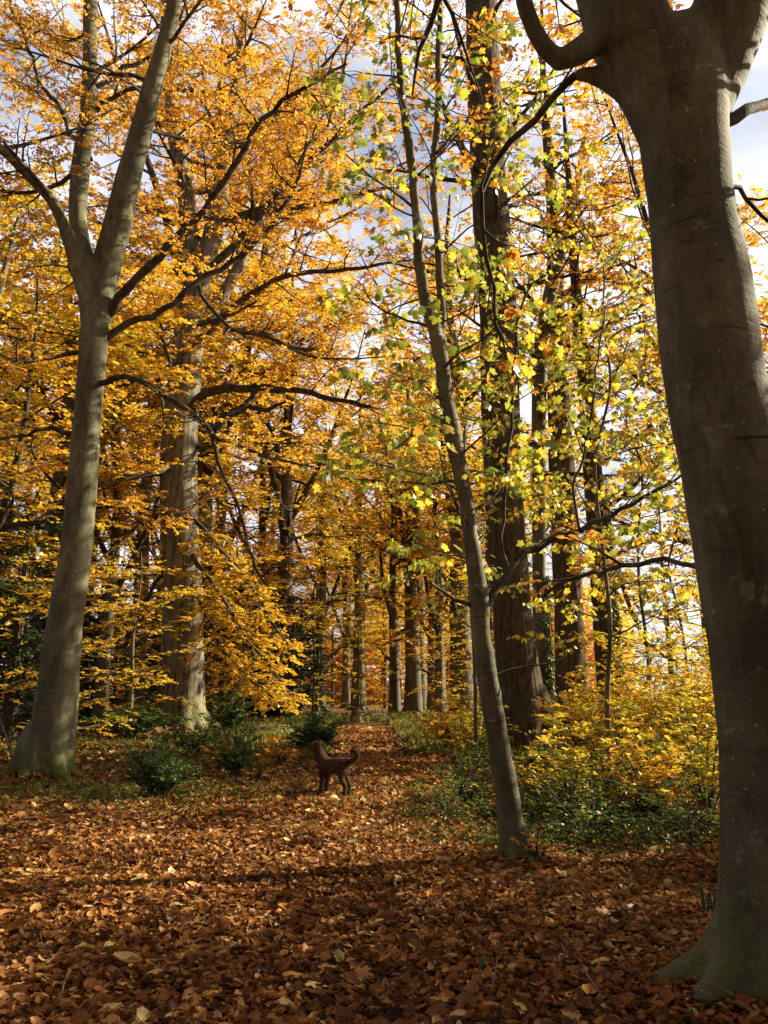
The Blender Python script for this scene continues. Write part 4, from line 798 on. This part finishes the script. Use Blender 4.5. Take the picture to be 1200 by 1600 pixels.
stick('fallen_stick', 'long thin branch lying left of the green yew shrub', [gp(165, 1215, .05), gp(190, 1200, .09), gp(215, 1188, .06), gp(240, 1182, .04)], .012, 'branch', 4)
stick('fallen_stick', 'curved stick half buried at the lower left of the shaded foreground', [gp(275, 1470, .03), gp(288, 1462, .07), gp(300, 1450, .05)], .006, 'stick', 1)
Yb = gy(1150); T = Tree(Vector((xat(402, Yb), Yb, 0)))
for i in range(90):
    d = Vector((G(0, 1), G(0, .6), G(0, .18))).normalized(); p0 = T.base + Vector((G(0, .6), G(0, .4), .05 + abs(G(0, .16)))); Lq = U(.4, 1.3); c = wander(p0 - d * Lq / 2, d, Lq, 3, .08, 0); r = U(.006, .022); T.tube(c, [r, r * .9, r * .8, r * .5], 5)
o = T.build_tubes('brush_pile', M['deadwood'], None); o.location = T.base; tag(o, 'low heap of dead brushwood right of the massive beech roots', 'brush pile')
def log_(name, label, px, Y, Lg, R, upright, rz, cat):
    base = Vector((bx(px, Y), Y, 0)); T = Tree(base)
    if upright: pts = [base + Vector((0, 0, -.1)), base + Vector((.02, 0, Lg * .5)), base + Vector((.03, .02, Lg))]; rad = [R * 1.2, R, R * .9]
    else: d = Vector((math.cos(rz), math.sin(rz), 0)); pts = [base - d * Lg / 2 + Z * R, base + Z * R * 1.1, base + d * Lg / 2 + Z * R * .9]; rad = [R, R * .95, R * .8]
    a, r = spline(pts, rad, .12); r = [q * U(.94, 1.06) for q in r]; T.main.append((a, r, 14))
    if upright: roots(T, base, R, 5, 1.5, Lg * .6, 0, -.05)
    root = empty(name, base, label, cat); T.build_trunk('wood', M['deadwood'], root, .03, 2)
    if not upright:
        for i in range(4): c = wander(a[int(len(a) * (.2 + .2 * i))] + Z * R * .5, Vector((G(0, .6), G(0, .6), 1)), U(.3, .7), 3, .1, 0); T.tube(c, [R * .25, R * .2, R * .12, R * .05], 5)
        T.build_tubes('broken_branches', M['deadwood'], root)
log_('fallen_log', 'brown fallen log lying across the far end of the path', 585, 41, 1.6, .2, False, .4, 'log')
log_('tree_stump', 'small upright stump beside the fallen log at path end', 556, 39, .7, .22, True, 0, 'stump')
log_('tree_stump', 'pale cut stump in the grass right of the far path', 648, 42, .4, .2, True, 0, 'stump')
log_('cut_post', 'short pale post in grass between log and right saplings', 616, 36, .35, .06, True, 0, 'post')

# ================================================================ DOG
def dog():
    Yd = gy(1243); base = Vector((xat(520, Yd), Yd, 0)); base.z = float(gz(base.x, base.y)) + .015
    V = []; E = []; R_ = []
    def chain(lst, parent=None):
        prev = parent
        for x, y, z, r in lst:
            V.append((x, y, z)); R_.append(r if hasattr(r, '__len__') else (r, r))
            if prev is not None: E.append((prev, len(V) - 1))
            prev = len(V) - 1
        return prev
    chain([(-.24, 0, .485, (.105, .125))]); pel = 0
    mid = chain([(-.12, 0, .465, (.105, .14)), (.02, 0, .435, (.115, .155))], pel)
    ch = chain([(.13, 0, .43, (.12, .165))], mid)
    nb = chain([(.20, 0, .545, (.085, .10))], ch)
    nm = chain([(.245, -.005, .62, (.084, .085)), (.268, -.01, .69, (.076, .078))], nb)
    sk = chain([(.29, -.02, .745, (.092, .09))], nm)
    chain([(.35, -.055, .735, (.066, .062)), (.405, -.085, .712, (.05, .048)), (.44, -.105, .705, (.036, .034))], sk)
    for s in (1, -1):
        chain([(.255 - .0 * s, -.02 + .075 * s, .775, (.035, .024)), (.245, -.02 + .112 * s, .72, (.045, .022)), (.24, -.02 + .115 * s, .665, (.034, .016))], sk)
    for s, o in ((1, 0), (-1, .02)):
        chain([(.14, .085 * s, .36, (.06, .06)), (.11 + o, .09 * s, .28, (.046, .046)), (.125 + o, .09 * s, .15, (.036, .036)), (.12 + o, .09 * s, .06, (.036, .036)), (.15 + o, .09 * s, .022, (.036, .026))], ch)
    for s, o in ((1, 0.0), (-1, .03)):
        chain([(-.25 + o, .075 * s, .38, (.075, .085)), (-.21 + o, .09 * s, .29, (.056, .06)), (-.30 + o, .09 * s, .18, (.038, .038)), (-.285 + o, .09 * s, .07, (.035, .035)), (-.255 + o, .09 * s, .022, (.036, .026))], pel)
    chain([(-.33, 0, .545, (.045, .05)), (-.385, 0, .54, (.027, .027)), (-.435, 0, .575, (.027, .027)), (-.455, 0, .63, (.028, .028)), (-.425, .0, .68, (.027, .027)), (-.37, 0, .69, (.023, .023)), (-.34, .0, .665, (.014, .014))], pel)
    me = bpy.data.meshes.new('dog_cage'); me.from_pydata(V, E, []); o = bpy.data.objects.new('dog_cage', me); C.objects.link(o)
    m = o.modifiers.new('skin', 'SKIN'); m.use_smooth_shade = True; m.branch_smoothing = .6
    sv = me.skin_vertices[0].data
    for i, r in enumerate(R_): sv[i].radius = tuple(q * (1.1 if i < 6 else .84 if V[i][2] < .33 else .95) for q in r)
    sv[0].use_root = True
    m = o.modifiers.new('sub', 'SUBSURF'); m.levels = 3; m.render_levels = 3
    tx = bpy.data.textures.new('curl', 'CLOUDS'); tx.noise_scale = .035
    m = o.modifiers.new('d', 'DISPLACE'); m.texture = tx; m.strength = .022; m.mid_level = .5
    dg = bpy.context.evaluated_depsgraph_get(); body = bpy.data.meshes.new_from_object(o.evaluated_get(dg)); bpy.data.objects.remove(o)
    root = empty('dog', base, 'brown curly coated dog standing on the path looking away, tail curled up', 'dog'); root.rotation_euler = (0, 0, math.radians(152))
    b = NB('dog_coat'); v = b.coords(); f_ = b.noise(v, 30, 4, .7); mt = b.bsdf(b.mix(f_, (0.03, 0.015, 0.008), (0.10, 0.052, 0.028)), .75, b.noise(v, 55, 3, .7), 1.0, .02, .2)
    bm_ = link('body', body, mt, root); body.polygons.foreach_set('use_smooth', np.ones(len(body.polygons), bool))
    # woolly tufts
    n = len(body.vertices); co = np.empty(n * 3, np.float32); no = np.empty(n * 3, np.float32); body.vertices.foreach_get('co', co); body.vertices.foreach_get('normal', no); co = co.reshape(-1, 3); no = no.reshape(-1, 3)
    idx = NR.integers(0, n, 26000); P_ = co[idx] + NR.normal(0, .004, (len(idx), 3)); Nn = no[idx]
    D = Nn * .75 + NR.normal(0, .45, P_.shape) + np.array([-.15, 0, -.45]); S = NR.uniform(.014, .030, len(idx)) * np.where(co[idx][:, 2] < .3, .8, 1)
    hm = leaf_mesh('coat', P_, D, NR.normal(0, 1, P_.shape), S, NR.random(len(idx)), (np.array([[0, .05, 0], [0, -.05, 0], [.6, -.05, .12], [1, 0, .0], [.6, .05, .12]], float), [np.array([[0, 1, 2, 4]]), np.array([[4, 2, 3]])]))
    hb = NB('dog_fur'); a = hb.n('ShaderNodeAttribute', attribute_name='tone'); col = hb.ramp(a.outputs['Fac'], [(0, (.03, .016, .009)), (.6, (.12, .065, .034)), (1, (.36, .24, .14))])
    d = hb.n('ShaderNodeBsdfDiffuse'); t = hb.n('ShaderNodeBsdfTranslucent'); mm = hb.n('ShaderNodeMixShader'); mm.inputs[0].default_value = .4; hb.l(col, d.inputs[0]); hb.l(col, t.inputs[0]); hb.l(d.outputs[0], mm.inputs[1]); hb.l(t.outputs[0], mm.inputs[2]); hb.l(mm.outputs[0], hb.out.inputs[0])
    link('coat', hm, hb.m, root)
dog()
print('objects', len(bpy.data.objects))
